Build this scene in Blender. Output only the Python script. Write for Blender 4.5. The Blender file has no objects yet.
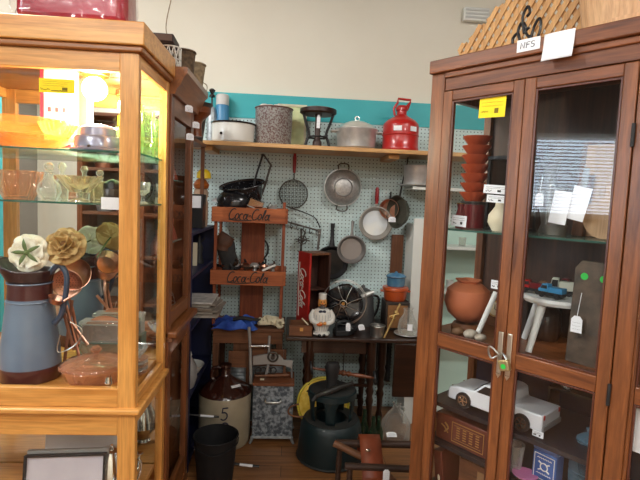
import bpy, bmesh, math, random
from mathutils import Vector, Matrix, Euler
PI = math.pi
rnd = random.Random(7)
scene = bpy.context.scene
COL = scene.collection

# ------------------------------------------------------------------ camera
FPX, EYE = 490.0, Vector((0, 0, 1.5))
def _axes(yaw, pitch, roll):
    y, p, r = map(math.radians, (yaw, pitch, roll))
    f = Vector((math.sin(y)*math.cos(p), math.cos(y)*math.cos(p), -math.sin(p)))
    rt = Vector((math.cos(y), -math.sin(y), 0)); up = rt.cross(f)
    return math.cos(r)*rt+math.sin(r)*up, -math.sin(r)*rt+math.cos(r)*up, f
RT, UP, FW = _axes(3.6, 4.75, 2.4)
cd = bpy.data.cameras.new('camera'); cam = bpy.data.objects.new('camera', cd); COL.objects.link(cam)
m3 = Matrix((RT, UP, -FW)).transposed()
cam.matrix_world = Matrix.Translation(EYE) @ m3.to_4x4()
cd.sensor_width = 36; cd.lens = FPX*36/640; cd.clip_start = .02
scene.camera = cam

# ------------------------------------------------------------------ view, world, lights
vs = scene.view_settings
vs.view_transform = 'Standard'; vs.look = 'None'; vs.gamma = 1; vs.use_curve_mapping = False
vs.exposure = 0.92
w = bpy.data.worlds.new('sky'); scene.world = w; w.use_nodes = True
w.node_tree.nodes['Background'].inputs[0].default_value = (.75, .87, 1, 1)
w.node_tree.nodes['Background'].inputs[1].default_value = 3.2

def area(name, loc, rot, sx, sy, power, col=(1, .975, .94)):
    l = bpy.data.lights.new(name, 'AREA'); l.shape = 'RECTANGLE'; l.size = sx; l.size_y = sy
    l.energy = power; l.color = col
    o = bpy.data.objects.new(name, l); COL.objects.link(o); o.location = loc; o.rotation_euler = rot
    return o
CEIL = 3.5
FIXT = [(-2.0, 1.6), (-2.0, -.9), (0.1, -.9), (1.9, .6), (0.1, -3.0), (1.9, -2.4), (-2.0, -3.2)]
POW = [48, 40, 4, 36, 10, 44, 44]
for k, (fx, fy) in enumerate(FIXT):
    area('tube_light', (fx, fy, CEIL-.11), (0, 0, 0), 1.2, .28, POW[k])
area('window_daylight', (-4.3, -.6, 1.95), (0, math.radians(-90), 0), 1.3, 2.9, 60, (.78, .89, 1))

# ------------------------------------------------------------------ ray helpers (pixel of the photo -> point on a real plane)
def ray(px, py): return FW + RT*((px-320)/FPX) - UP*((py-240)/FPX)
def S(px, py, Y):
    d = ray(px, py); return EYE + d*(Y/d.y)
def SX(px, py, X):
    d = ray(px, py); return EYE + d*(X/d.x)
CA = Vector((.484, 1.754, 0)); CTH = math.radians(38)
CU = Vector((math.sin(CTH), -math.cos(CTH), 0)); CN = Vector((math.cos(CTH), math.sin(CTH), 0))
CROT = math.atan2(CU.y, CU.x)
def cw(s, t, z): return Vector((CA.x, CA.y, 0)) + CU*s + CN*t + Vector((0, 0, z))
def CP(px, py, t=0):
    d = ray(px, py); o = CA+CN*t
    k = (o-EYE).dot(CN)/d.dot(CN); p = EYE+d*k
    return (p-o).dot(CU), p.z

# ------------------------------------------------------------------ materials
MATS = {}
def new(name):
    m = bpy.data.materials.new(name); m.use_nodes = True; nt = m.node_tree
    return m, nt, nt.nodes['Principled BSDF']
def rgb(c): return (c[0], c[1], c[2], 1)
def hx(r, g, b):
    f = lambda v: (v/255/12.92) if v/255 <= .04045 else ((v/255+.055)/1.055)**2.4
    return (f(r), f(g), f(b))
def M(name, c, rough=.5, metal=0, c2=None, scale=12, bump=0, coat=0, thr=(.35, .65), bscale=None, stretch=None):
    if name in MATS: return MATS[name]
    m, nt, p = new(name)
    p.inputs['Base Color'].default_value = rgb(c); p.inputs['Roughness'].default_value = rough
    p.inputs['Metallic'].default_value = metal; p.inputs['Coat Weight'].default_value = coat
    N = nt.nodes; L = nt.links
    tc = N.new('ShaderNodeTexCoord'); mp = N.new('ShaderNodeMapping'); L.new(tc.outputs['Object'], mp.inputs[0])
    if stretch: mp.inputs['Scale'].default_value = stretch
    if c2 is not None:
        n = N.new('ShaderNodeTexNoise'); n.inputs['Scale'].default_value = scale; n.inputs['Detail'].default_value = 6
        r = N.new('ShaderNodeValToRGB'); r.color_ramp.elements[0].position = thr[0]; r.color_ramp.elements[1].position = thr[1]
        r.color_ramp.elements[0].color = rgb(c); r.color_ramp.elements[1].color = rgb(c2)
        L.new(mp.outputs[0], n.inputs['Vector']); L.new(n.outputs[0], r.inputs[0]); L.new(r.outputs[0], p.inputs['Base Color'])
    if bump:
        n2 = N.new('ShaderNodeTexNoise'); n2.inputs['Scale'].default_value = bscale or scale*2; n2.inputs['Detail'].default_value = 4
        b = N.new('ShaderNodeBump'); b.inputs['Strength'].default_value = bump; b.inputs['Distance'].default_value = .005
        L.new(mp.outputs[0], n2.inputs['Vector']); L.new(n2.outputs[0], b.inputs['Height']); L.new(b.outputs[0], p.inputs['Normal'])
    MATS[name] = m; return m
def wood(name, dark, light, axis='Z', rough=.38, coat=.25, sc=1.0):
    if name in MATS: return MATS[name]
    m, nt, p = new(name); N = nt.nodes; L = nt.links
    tc = N.new('ShaderNodeTexCoord'); mp = N.new('ShaderNodeMapping')
    s = {'X': (2, 30, 30), 'Y': (30, 2, 30), 'Z': (30, 30, 2)}[axis]
    mp.inputs['Scale'].default_value = tuple(v*sc for v in s)
    n = N.new('ShaderNodeTexNoise'); n.inputs['Scale'].default_value = 1.0; n.inputs['Detail'].default_value = 7; n.inputs['Roughness'].default_value = .62
    n.inputs['Distortion'].default_value = .7
    r = N.new('ShaderNodeValToRGB'); e = r.color_ramp.elements
    e[0].position = .3; e[1].position = .68; e[0].color = rgb(dark); e[1].color = rgb(light)
    fine = N.new('ShaderNodeTexNoise'); fine.inputs['Scale'].default_value = 5; fine.inputs['Detail'].default_value = 3
    mx = N.new('ShaderNodeMix'); mx.data_type = 'RGBA'; mx.blend_type = 'MULTIPLY'; mx.inputs[0].default_value = .35
    r2 = N.new('ShaderNodeValToRGB'); r2.color_ramp.elements[0].position = .35; r2.color_ramp.elements[1].position = .6
    r2.color_ramp.elements[0].color = (.45, .4, .35, 1)
    L.new(tc.outputs['Object'], mp.inputs[0]); L.new(mp.outputs[0], n.inputs['Vector']); L.new(mp.outputs[0], fine.inputs['Vector'])
    L.new(n.outputs[0], r.inputs[0]); L.new(fine.outputs[0], r2.inputs[0])
    L.new(r.outputs[0], mx.inputs[6]); L.new(r2.outputs[0], mx.inputs[7]); L.new(mx.outputs[2], p.inputs['Base Color'])
    p.inputs['Roughness'].default_value = rough; p.inputs['Coat Weight'].default_value = coat; p.inputs['Coat Roughness'].default_value = .25
    MATS[name] = m; return m
def glass(name, tint=(1, 1, 1), ior=1.5, body=0, rough=.02, bodycol=None):
    if name in MATS: return MATS[name]
    m = bpy.data.materials.new(name); m.use_nodes = True; nt = m.node_tree; N = nt.nodes; L = nt.links
    N.remove(N['Principled BSDF']); out = N['Material Output']
    fr = N.new('ShaderNodeFresnel'); fr.inputs[0].default_value = ior
    tr = N.new('ShaderNodeBsdfTransparent'); tr.inputs[0].default_value = rgb(tint)
    gl = N.new('ShaderNodeBsdfGlossy'); gl.inputs['Roughness'].default_value = rough
    mx = N.new('ShaderNodeMixShader'); src = tr.outputs[0]
    if body:
        df = N.new('ShaderNodeBsdfDiffuse'); df.inputs[0].default_value = rgb(bodycol or tint)
        tl = N.new('ShaderNodeBsdfTranslucent'); tl.inputs[0].default_value = rgb(bodycol or tint)
        m1 = N.new('ShaderNodeMixShader'); L.new(df.outputs[0], m1.inputs[1]); L.new(tl.outputs[0], m1.inputs[2])
        m2 = N.new('ShaderNodeMixShader')
        lw = N.new('ShaderNodeLayerWeight'); lw.inputs[0].default_value = .35
        ma = N.new('ShaderNodeMath'); ma.operation = 'MULTIPLY_ADD'; ma.inputs[1].default_value = .6; ma.inputs[2].default_value = body; ma.use_clamp = True
        L.new(lw.outputs['Facing'], ma.inputs[0]); L.new(ma.outputs[0], m2.inputs[0])
        L.new(tr.outputs[0], m2.inputs[1]); L.new(m1.outputs[0], m2.inputs[2]); src = m2.outputs[0]
    ge = N.new('ShaderNodeNewGeometry'); sb = N.new('ShaderNodeMath'); sb.operation = 'SUBTRACT'; sb.inputs[0].default_value = 1
    mu = N.new('ShaderNodeMath'); mu.operation = 'MULTIPLY'
    L.new(ge.outputs['Backfacing'], sb.inputs[1]); L.new(sb.outputs[0], mu.inputs[1]); L.new(fr.outputs[0], mu.inputs[0])
    L.new(mu.outputs[0], mx.inputs[0]); L.new(src, mx.inputs[1]); L.new(gl.outputs[0], mx.inputs[2])
    L.new(mx.outputs[0], out.inputs[0]); MATS[name] = m; return m
def emit(name, c, s):
    m = bpy.data.materials.new(name); m.use_nodes = True; nt = m.node_tree
    nt.nodes.remove(nt.nodes['Principled BSDF']); e = nt.nodes.new('ShaderNodeEmission')
    e.inputs[0].default_value = rgb(c); e.inputs[1].default_value = s
    nt.links.new(e.outputs[0], nt.nodes['Material Output'].inputs[0]); MATS[name] = m; return m
def pegmat():
    m, nt, p = new('pegboard'); N = nt.nodes; L = nt.links
    tc = N.new('ShaderNodeTexCoord'); sp = N.new('ShaderNodeSeparateXYZ'); L.new(tc.outputs['Object'], sp.inputs[0])
    def math_(op, a, b=None):
        n = N.new('ShaderNodeMath'); n.operation = op
        for i, v in enumerate((a, b)):
            if v is None: continue
            if isinstance(v, (int, float)): n.inputs[i].default_value = v
            else: L.new(v, n.inputs[i])
        return n.outputs[0]
    sq = []
    for ax in (0, 2):
        f = math_('FRACT', math_('MULTIPLY', sp.outputs[ax], 1/.0254)); f = math_('SUBTRACT', f, .5)
        sq.append(math_('MULTIPLY', f, f))
    hole = math_('LESS_THAN', math_('ADD', sq[0], sq[1]), .155**2)
    n = N.new('ShaderNodeTexNoise'); n.inputs['Scale'].default_value = 3; L.new(tc.outputs['Object'], n.inputs['Vector'])
    r = N.new('ShaderNodeValToRGB'); r.color_ramp.elements[0].color = rgb(hx(182, 204, 204)); r.color_ramp.elements[1].color = rgb(hx(200, 218, 216))
    L.new(n.outputs[0], r.inputs[0])
    mx = N.new('ShaderNodeMix'); mx.data_type = 'RGBA'; L.new(hole, mx.inputs[0]); L.new(r.outputs[0], mx.inputs[6]); mx.inputs[7].default_value = rgb(hx(40, 48, 44))
    L.new(mx.outputs[2], p.inputs['Base Color']); p.inputs['Roughness'].default_value = .6
    return m
def floormat():
    m, nt, p = new('floor planks'); N = nt.nodes; L = nt.links
    tc = N.new('ShaderNodeTexCoord'); mp = N.new('ShaderNodeMapping'); L.new(tc.outputs['Object'], mp.inputs[0])
    br = N.new('ShaderNodeTexBrick'); br.inputs['Scale'].default_value = 1; br.inputs['Brick Width'].default_value = 1.2; br.inputs['Row Height'].default_value = .11
    br.inputs['Mortar Size'].default_value = .0015; br.inputs['Color1'].default_value = rgb(hx(168, 116, 70)); br.inputs['Color2'].default_value = rgb(hx(140, 92, 52)); br.inputs['Mortar'].default_value = rgb(hx(50, 32, 20))
    L.new(mp.outputs[0], br.inputs['Vector'])
    m2 = N.new('ShaderNodeMapping'); m2.inputs['Scale'].default_value = (2, 30, 1); L.new(tc.outputs['Object'], m2.inputs[0])
    n = N.new('ShaderNodeTexNoise'); n.inputs['Scale'].default_value = 1.5; n.inputs['Detail'].default_value = 7; n.inputs['Distortion'].default_value = 1; L.new(m2.outputs[0], n.inputs['Vector'])
    r = N.new('ShaderNodeValToRGB'); r.color_ramp.elements[0].position = .3; r.color_ramp.elements[1].position = .7; r.color_ramp.elements[0].color = (.45, .4, .35, 1)
    L.new(n.outputs[0], r.inputs[0])
    mx = N.new('ShaderNodeMix'); mx.data_type = 'RGBA'; mx.blend_type = 'MULTIPLY'; mx.inputs[0].default_value = .8
    L.new(br.outputs[0], mx.inputs[6]); L.new(r.outputs[0], mx.inputs[7]); L.new(mx.outputs[2], p.inputs['Base Color'])
    p.inputs['Roughness'].default_value = .42; p.inputs['Coat Weight'].default_value = .15
    return m

OAKV = wood('oak upright', hx(196, 130, 58), hx(228, 168, 90), 'Z'); OAKH = wood('oak rail', hx(196, 130, 58), hx(228, 168, 90), 'X')
OAKY = wood('oak side rail', hx(192, 126, 56), hx(222, 162, 86), 'Y')
CHV = wood('cherry upright', hx(84, 44, 20), hx(144, 86, 46), 'Z', .36, .15, 1.5); CHH = wood('cherry rail', hx(82, 42, 20), hx(140, 82, 44), 'X', .36, .15, 1.5)
DKV = wood('walnut upright', hx(96, 52, 26), hx(146, 86, 46), 'Z'); DKY = wood('walnut rail', hx(104, 58, 28), hx(158, 98, 52), 'Y')
PINE = wood('pine shelf', hx(190, 140, 84), hx(216, 170, 110), 'X')
CRATE = wood('crate wood', hx(140, 70, 34), hx(186, 104, 56), 'X', .55, 0); CRATEV = wood('crate wood upright', hx(120, 54, 26), hx(156, 78, 40), 'Z', .55, 0)
OLDX = wood('old brown board', hx(92, 54, 30), hx(134, 84, 50), 'X', .55, 0); OLDZ = wood('old brown post', hx(84, 48, 26), hx(122, 76, 46), 'Z', .55, 0)
EBONY = wood('dark table wood', hx(30, 16, 10), hx(54, 30, 18), 'X', .3, .3); EBONYZ = wood('dark turned wood', hx(34, 18, 12), hx(62, 34, 20), 'Z', .3, .3)
LATT = wood('lattice wood', hx(176, 126, 70), hx(208, 160, 100), 'Z', .6, 0)
BASK = wood('basket splint', hx(196, 150, 108), hx(222, 182, 140), 'Z', .6, 0)
BLACK = M('black enamel', (.012, .012, .014), .22, coat=.3); IRON = M('black cast iron', (.02, .02, .021), .55, .3, bump=.15)
BLKPL = M('black plastic', (.012, .012, .013), .4); WIRE = M('bright wire', (.6, .6, .58), .3, 1); DWIRE = M('dark wire', (.09, .08, .07), .45, .8)
ALU = M('aluminium', (.66, .66, .65), .36, .6, c2=(.52, .52, .51), scale=20); SILV = M('polished silver', (.85, .84, .8), .12, 1)
GALV = M('galvanized tin', (.30, .33, .35), .45, .7, c2=(.5, .54, .56), scale=35)
ENAM = M('white enamel', hx(225, 225, 218), .2, coat=.4); PAPER = M('white paper', hx(236, 238, 242), .8); CREAMP = M('cream paper', hx(220, 208, 180), .8)
INK = M('dark ink', (.02, .02, .02), .7); YEL = M('yellow paper', hx(246, 214, 20), .7); REDP = M('red paint', hx(176, 28, 24), .32, coat=.4)
STEEL = M('steel', (.55, .54, .5), .28, 1); BRASS = M('brass', (.62, .42, .16), .3, 1); COPPER = M('copper', (.80, .46, .34), .3, 1, c2=(.58, .28, .18), scale=15)
GL = glass('clear pane', (.99, .995, .99), 1.45); GLR = glass('cabinet pane', (.98, .99, .99), 1.62); GSH = glass('glass shelf', (.86, .95, .91), 1.5, .04, bodycol=(.5, .8, .7))
GEDGE = glass('glass shelf edge', (.25, .5, .42), 1.5, .5, bodycol=(.12, .3, .25))
AMBER = glass('amber glass', (1, .86, .62), 1.85, .13, bodycol=(1, .55, .2)); PINKG = glass('pink glass', (1, .90, .83), 1.85, .10, bodycol=(1, .55, .34)); CHAMP = glass('champagne glass', (1, .95, .84), 1.85, .12, bodycol=(.95, .85, .65))
CLEAR = glass('pressed clear glass', (.93, .93, .9), 1.85, .12, bodycol=(.9, .9, .86)); GREENG = glass('green glass', (.88, .96, .78), 1.85, .08, bodycol=(.36, .55, .2))
BOTTLE = glass('dark green bottle glass', (.35, .5, .38), 1.6, .15, bodycol=(.1, .2, .12)); BLUEG = glass('blue jar glass', (.6, .82, .92), 1.85, .25, bodycol=(.35, .6, .75))
MIRROR = M('mirror', (.86, .88, .87), .01, 1)

# ------------------------------------------------------------------ geometry helpers
def sm(pts, n=6, closed=False):
    P = [Vector(p) for p in pts]; out = []; N = len(P)
    rng = range(N if closed else N-1)
    for i in rng:
        if closed: a, b, c, d = P[(i-1) % N], P[i], P[(i+1) % N], P[(i+2) % N]
        else: a, b, c, d = P[max(i-1, 0)], P[i], P[i+1], P[min(i+2, N-1)]
        for k in range(n):
            t = k/n
            out.append(.5*((2*b)+(c-a)*t+(2*a-5*b+4*c-d)*t*t+(3*b-a-3*c+d)*t**3))
    if not closed: out.append(P[-1])
    return out
class MB:
    def __init__(s, mx=None): s.bm = bmesh.new(); s.mx = mx or Matrix.Identity(4)
    def v(s, p): return s.bm.verts.new(s.mx @ Vector(p))
    def f(s, vs):
        try: return s.bm.faces.new(vs)
        except ValueError: return None
    def box(s, x0, x1, y0, y1, z0, z1, mx=None):
        o = s.mx
        if mx is not None: s.mx = o @ mx
        V = [s.v((x, y, z)) for z in (z0, z1) for x, y in ((x0, y0), (x1, y0), (x1, y1), (x0, y1))]
        s.mx = o
        for q in ((3, 2, 1, 0), (4, 5, 6, 7), (0, 1, 5, 4), (1, 2, 6, 5), (2, 3, 7, 6), (3, 0, 4, 7)): s.f([V[i] for i in q])
        return s
    def lathe(s, prof, c=(0, 0, 0), seg=32, mx=None, sx=1, sy=1, ripple=0, nr=0, twist=0):
        o = s.mx; s.mx = o @ Matrix.Translation(c) @ (mx or Matrix.Identity(4)); rings = []
        for j, (r, z) in enumerate(prof):
            if abs(r) < 1e-6: rings.append([s.v((0, 0, z))])
            else:
                rg = []
                for i in range(seg):
                    a = 2*PI*i/seg; rr = r*(1+ripple*math.cos(nr*a)) if nr else r
                    rg.append(s.v((rr*math.cos(a)*sx, rr*math.sin(a)*sy, z)))
                rings.append(rg)
        for a, b in zip(rings, rings[1:]):
            n = max(len(a), len(b))
            for i in range(n):
                k = (i+1) % n
                if len(a) == 1 and len(b) == 1: break
                if len(a) == 1: s.f([a[0], b[i], b[k]][::-1])
                elif len(b) == 1: s.f([a[i], a[k], b[0]])
                else: s.f([a[i], a[k], b[k], b[i]])
        s.mx = o; return s
    def cyl(s, r, z0, z1, c=(0, 0, 0), seg=24, mx=None, r2=None):
        return s.lathe([(0, z0), (r, z0), (r if r2 is None else r2, z1), (0, z1)], c, seg, mx)
    def tube(s, pts, r, seg=8, closed=False, flat=1):
        P = [Vector(p) for p in pts]; N = len(P); R = r if isinstance(r, (list, tuple)) else [r]*N
        rings = []; nrm = None
        for i, p in enumerate(P):
            a = P[(i-1) % N] if (closed or i) else p; b = P[(i+1) % N] if (closed or i < N-1) else p
            t = (b-a)
            t = t.normalized() if t.length > 1e-9 else Vector((0, 0, 1))
            if nrm is None:
                nrm = t.orthogonal().normalized() if abs(t.y) > .9 else (Vector((0, 1, 0))-t*t.y).normalized()
            else:
                nn = nrm-t*nrm.dot(t); nrm = nn.normalized() if nn.length > 1e-6 else t.orthogonal().normalized()
            bi = t.cross(nrm)
            rings.append([s.v(p+nrm*(math.cos(2*PI*k/seg)*R[i]*flat)+bi*(math.sin(2*PI*k/seg)*R[i])) for k in range(seg)])
        m = N if closed else N-1
        for i in range(m):
            a, b = rings[i], rings[(i+1) % N]
            for k in range(seg): s.f([a[k], a[(k+1) % seg], b[(k+1) % seg], b[k]])
        if not closed: s.f(rings[0][::-1]); s.f(rings[-1])
        return s
    def ring(s, R, r, c=(0, 0, 0), mx=None, seg=36, ts=6):
        o = s.mx; s.mx = o @ Matrix.Translation(c) @ (mx or Matrix.Identity(4))
        s.tube([(R*math.cos(2*PI*i/seg), R*math.sin(2*PI*i/seg), 0) for i in range(seg)], r, ts, True); s.mx = o; return s
    def ball(s, r, c=(0, 0, 0), seg=20, n=12, sc=(1, 1, 1), mx=None):
        prof = [(r*math.sin(PI*i/n)*1.0, -r*math.cos(PI*i/n)*sc[2]) for i in range(n+1)]
        prof[0] = (0, prof[0][1]); prof[-1] = (0, prof[-1][1])
        return s.lathe(prof, c, seg, mx, sc[0], sc[1])
    def prism(s, poly, d0, d1, plane='XZ', mx=None):
        o = s.mx
        if mx is not None: s.mx = o @ mx
        def q(a, b, d): return {'XZ': (a, d, b), 'XY': (a, b, d), 'YZ': (d, a, b)}[plane]
        A = [s.v(q(a, b, d0)) for a, b in poly]; B = [s.v(q(a, b, d1)) for a, b in poly]
        s.f(A); s.f(B[::-1]); n = len(poly)
        for i in range(n): s.f([A[i], B[i], B[(i+1) % n], A[(i+1) % n]])
        s.mx = o; return s
    def grid(s, fn, nu, nv, thick=0):
        V = [[s.v(fn(i/nu, j/nv)) for j in range(nv+1)] for i in range(nu+1)]
        for i in range(nu):
            for j in range(nv): s.f([V[i][j], V[i+1][j], V[i+1][j+1], V[i][j+1]])
        return s
def part(name, mb, mat, parent=None, bevel=0, solid=0, flat=False, sub=0, label=None):
    bm = mb.bm; bmesh.ops.recalc_face_normals(bm, faces=bm.faces[:])
    me = bpy.data.meshes.new(name)
    if not flat:
        for e in bm.edges:
            e.smooth = not (len(e.link_faces) == 2 and e.calc_face_angle(0) > math.radians(38))
        for f in bm.faces: f.smooth = True
    bm.to_mesh(me); bm.free(); me.materials.append(mat)
    o = bpy.data.objects.new(name, me); COL.objects.link(o)
    if parent is not None: o.parent = parent
    if solid: md = o.modifiers.new('solid', 'SOLIDIFY'); md.thickness = solid; md.offset = 0
    if sub: md = o.modifiers.new('sub', 'SUBSURF'); md.levels = sub; md.render_levels = sub
    if bevel:
        md = o.modifiers.new('bevel', 'BEVEL'); md.width = bevel; md.segments = 2; md.limit_method = 'ANGLE'; md.angle_limit = math.radians(40)
    if label: o['label'] = label
    return o
def thing(name, label, cat, loc, rz=0, group=None, rot=None):
    o = bpy.data.objects.new(name, None); o.empty_display_size = .05; COL.objects.link(o)
    o.location = loc; o.rotation_euler = rot or (0, 0, rz); o['label'] = label; o['category'] = cat
    if group: o['group'] = group
    return o
def single(name, mb, mat, label, cat, loc=(0, 0, 0), rz=0, group=None, rot=None, **kw):
    o = part(name, mb, mat, None, **kw); o.location = loc; o.rotation_euler = rot or (0, 0, rz)
    o['label'] = label; o['category'] = cat
    if group: o['group'] = group
    return o
def copy_thing(o, parent=None):
    c = o.copy(); COL.objects.link(c)
    if parent is not None: c.parent = parent
    for ch in [x for x in scene.objects if x.parent == o]: copy_thing(ch, c)
    return c
def struct(name, mb, mat, **kw):
    o = part(name, mb, mat, None, **kw); o['kind'] = 'structure'; return o
def RX(a): return Matrix.Rotation(math.radians(a), 4, 'X')
def RY(a): return Matrix.Rotation(math.radians(a), 4, 'Y')
def RZ(a): return Matrix.Rotation(math.radians(a), 4, 'Z')
def T(x, y, z): return Matrix.Translation((x, y, z))
# hand-drawn letter strokes: unit box, x right, z up
def arc(cx, cy, rx, ry, a0, a1, n=14): return [(cx+rx*math.cos(math.radians(a0+(a1-a0)*i/n)), cy+ry*math.sin(math.radians(a0+(a1-a0)*i/n))) for i in range(n+1)]
GLY = {
 'C': (.62, [arc(.38, .5, .3, .5, 55, 290)+[(.6, .12), (.72, .25)]]), 'c': (.36, [arc(.2, .28, .15, .26, 55, 300)]),
 'o': (.38, [arc(.2, .28, .15, .26, 0, 360)]), 'a': (.5, [arc(.2, .27, .14, .25, 0, 360), [(.40, .56), (.37, .12), (.47, .0), (.52, .08)]]),
 'l': (.26, [[(.1, .2), (.2, .8), (.17, 1), (.1, .9), (.08, .2), (.14, .02), (.24, .08)]]), '-': (.24, [[(.04, .34), (.2, .38)]]),
 'N': (.62, [[(.08, 0), (.08, .95), (.48, .05), (.48, 1)]]), 'F': (.52, [[(.1, 0), (.1, .95), (.45, .97)], [(.1, .52), (.4, .55)]]),
 'S': (.52, [arc(.26, .74, .17, .22, 30, 270)+arc(.26, .27, .18, .24, 90, -150)]),
 '5': (.6, [[(.5, 1), (.14, .97), (.12, .6)]+arc(.26, .34, .24, .3, 110, -140)]),
}
def write(mb, text, h, width=None, y=0, slant=.25, r=None, cx=0, cz=0, swoosh=False):
    tot = sum(GLY[c][0] for c in text); k = h; kx = (width/tot) if width else h
    x = -tot*kx/2; r = r or h*.05
    for c in text:
        w_, st = GLY[c]
        for s_ in st:
            mb.tube([(cx+x+a*kx+slant*(b-.5)*k, y, cz+(b-.5)*k) for a, b in s_], r, 5)
        x += w_*kx
    if swoosh: mb.tube([(cx-tot*kx*.5+t*tot*kx*.55, y, cz-h*.5-h*.1*math.sin(t*3)) for t in [i/10 for i in range(11)]], r*.8, 5)
    return mb
def price_tag(label, loc, w=.03, h=.045, rz=0, tilt=0, group=None, lines=3):
    t = thing('price_tag', label, 'tag', loc, group=group, rot=(math.radians(tilt), 0, rz))
    part('card', MB().prism([(-w/2, 0), (w/2, 0), (w/2, h*.8), (w*.25, h), (-w*.25, h), (-w/2, h*.8)], 0, .0008), PAPER, t, flat=True)
    m = MB()
    for i in range(lines): m.tube([(-w*.35+w*.7*j/6, -.0006, h*(.2+.2*i)+rnd.uniform(-.02, .02)*h) for j in range(7)], w*.008, 4)
    part('writing', m, INK, t)
    return t
exec_later = []
# ================================================================== THE ROOM
WY = 3.46
struct('floor', MB().box(-4, 3.2, -4, WY, -.1, 0), floormat(), flat=True)
struct('ceiling', MB().box(-4, 3.2, -4, WY+.15, CEIL, CEIL+.1), M('ceiling paint', hx(120, 120, 118), .9), flat=True)
SHOPW = M('shop wall', hx(112, 106, 98), .9)
CREAM = M('cream wall paint', hx(224, 218, 202), .85, c2=hx(218, 211, 194), scale=1.5)
struct('wall_back', MB().box(-4, 3.2, WY+.03, WY+.15, 0, CEIL), CREAM, flat=True)
SHOPW = M('shop wall', hx(128, 120, 108), .9)
struct('wall_right', MB().box(3.2, 3.3, -4, WY+.15, 0, CEIL), SHOPW, flat=True)
struct('wall_front', MB().box(-4, 3.2, -4.1, -4, 0, CEIL), CREAM, flat=True)
m = MB(); m.box(-4.1, -4, -4, -1.9, 0, CEIL).box(-4.1, -4, .7, WY+.15, 0, CEIL).box(-4.1, -4, -1.9, .7, 0, 1.4).box(-4.1, -4, -1.9, .7, 2.4, CEIL)
struct('wall_left', m, SHOPW, flat=True)
o = struct('pegboard', MB().box(-1.6, 1.75, WY, WY+.03, 0, 2.035), pegmat(), flat=True); o.name = 'trim_1'
o = struct('trim_2', MB().box(-1.6, 1.75, WY-.005, WY+.03, 2.035, 2.20), M('teal board', hx(52, 168, 172), .5, c2=hx(44, 158, 164), scale=3), flat=True)
# shop window at the left, behind the photographer
wf = struct('window_1', MB().box(-4.08, -4.0, -1.9, -1.84, 1.4, 2.4).box(-4.08, -4, .64, .7, 1.4, 2.4).box(-4.08, -4, -1.84, .64, 1.4, 1.46).box(-4.08, -4, -1.84, .64, 2.34, 2.4).box(-4.08, -4, -.63, -.57, 1.46, 2.34), ENAM)
part('pane', MB().box(-4.065, -4.06, -1.84, .64, 1.46, 2.34), GL, wf, flat=True)
m = MB()
for i in range(22): m.box(-.001, .001, -1.22, 1.22, -.012, .012, T(-3.985, -.6, 1.485+i*.04) @ RY(50))
part('blind', m, M('blind slat', hx(225, 230, 238), .5), wf, flat=True)
# ceiling fixtures with their tubes
TUBE = emit('lit tube', (1, .97, .92), 9)
for k, (fx, fy) in enumerate(FIXT):
    t = thing('ceiling_light', 'long white fluorescent ceiling fixture behind and above the viewer', 'light', (fx, fy, CEIL), group='fluorescent ceiling lights')
    part('housing', MB().box(-.64, .64, -.17, .17, -.05, 0), ENAM, t)
    for s_ in (-.08, .08): part('tube', MB().cyl(.014, -.6, .6, mx=T(0, s_, -.075) @ RY(90), seg=10), TUBE, t)
# the vent on the wall
c = S(476, 15, WY); t = thing('wall_vent', 'small white plastic vent box high on the cream wall', 'vent', c+Vector((0, .02, 0)))
part('housing', MB().box(-.09, .09, -.04, .0, -.045, .045), ENAM, t, bevel=.006)
m = MB()
for i in range(3): m.box(-.08, .08, -.045, -.04, -.03+i*.025, -.018+i*.025)
part('louver', m, M('vent grey', hx(190, 190, 185), .6), t)
# shelving of the shop behind the viewer (seen in the mirror)
t = thing('shop_shelving', 'brown shelving with dark goods seen in the mirror', 'shelf', (-1.55, -1.3, 0))
for x in (-.62, 0, .58): part('upright', MB().box(x, x+.05, -.2, .2, 0, 2.3), DKV, t)
for z in (.3, .8, 1.25, 1.7, 2.25): part('shelf_board', MB().box(-.57, .58, -.19, .19, z, z+.03), OLDX, t)
part('back_panel', MB().box(-.6, .6, -.22, -.205, 0, 2.3), M('shelving back', hx(120, 116, 108), .8), t)
bl = M('black goods', (.02, .02, .025), .4)
for i, z in enumerate((.83, 1.28, 1.73)):
    for j, x in enumerate((-.42, -.2, .16, .4)):
        r = .05+.02*((i+j) % 3)
        single('dark_jug', MB().lathe([(0, 0), (r, 0), (r*1.2, r), (r*.5, r*2.4), (r*.6, r*3), (0, r*3)]), (bl, GALV, COPPER)[(i+j) % 3], 'dark jug on the brown shelving reflected in the mirror', 'jug', (-1.55+x, -1.3, z), group='jugs on the shelving behind the viewer')
single('teal_post', MB().box(-.12, .12, -.05, .05, 0, 2.6), MATS['teal board'], 'tall teal board standing far behind the viewer', 'board', (-3.05, -1.15, 0))

# ================================================================== LONG PINE SHELF ON THE WALL
SZ = 1.834
t = thing('wall_shelf', 'long pine shelf across the pegboard holding pots and a red can', 'shelf', (0, WY, 0))
part('shelf_board', MB().box(-.78, 1.5, -.36, 0, SZ-.026, SZ), PINE, t, bevel=.003)
for px in (208, 393): 
    c = S(px, 152, 3.2); part('bracket', MB().box(c.x-.035, c.x+.035, -.30, -.001, SZ-.056, SZ-.0265), PINE, t, bevel=.002)

def on_shelf(px, Y): return Vector((S(px, 145, Y).x, Y, SZ))
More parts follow.
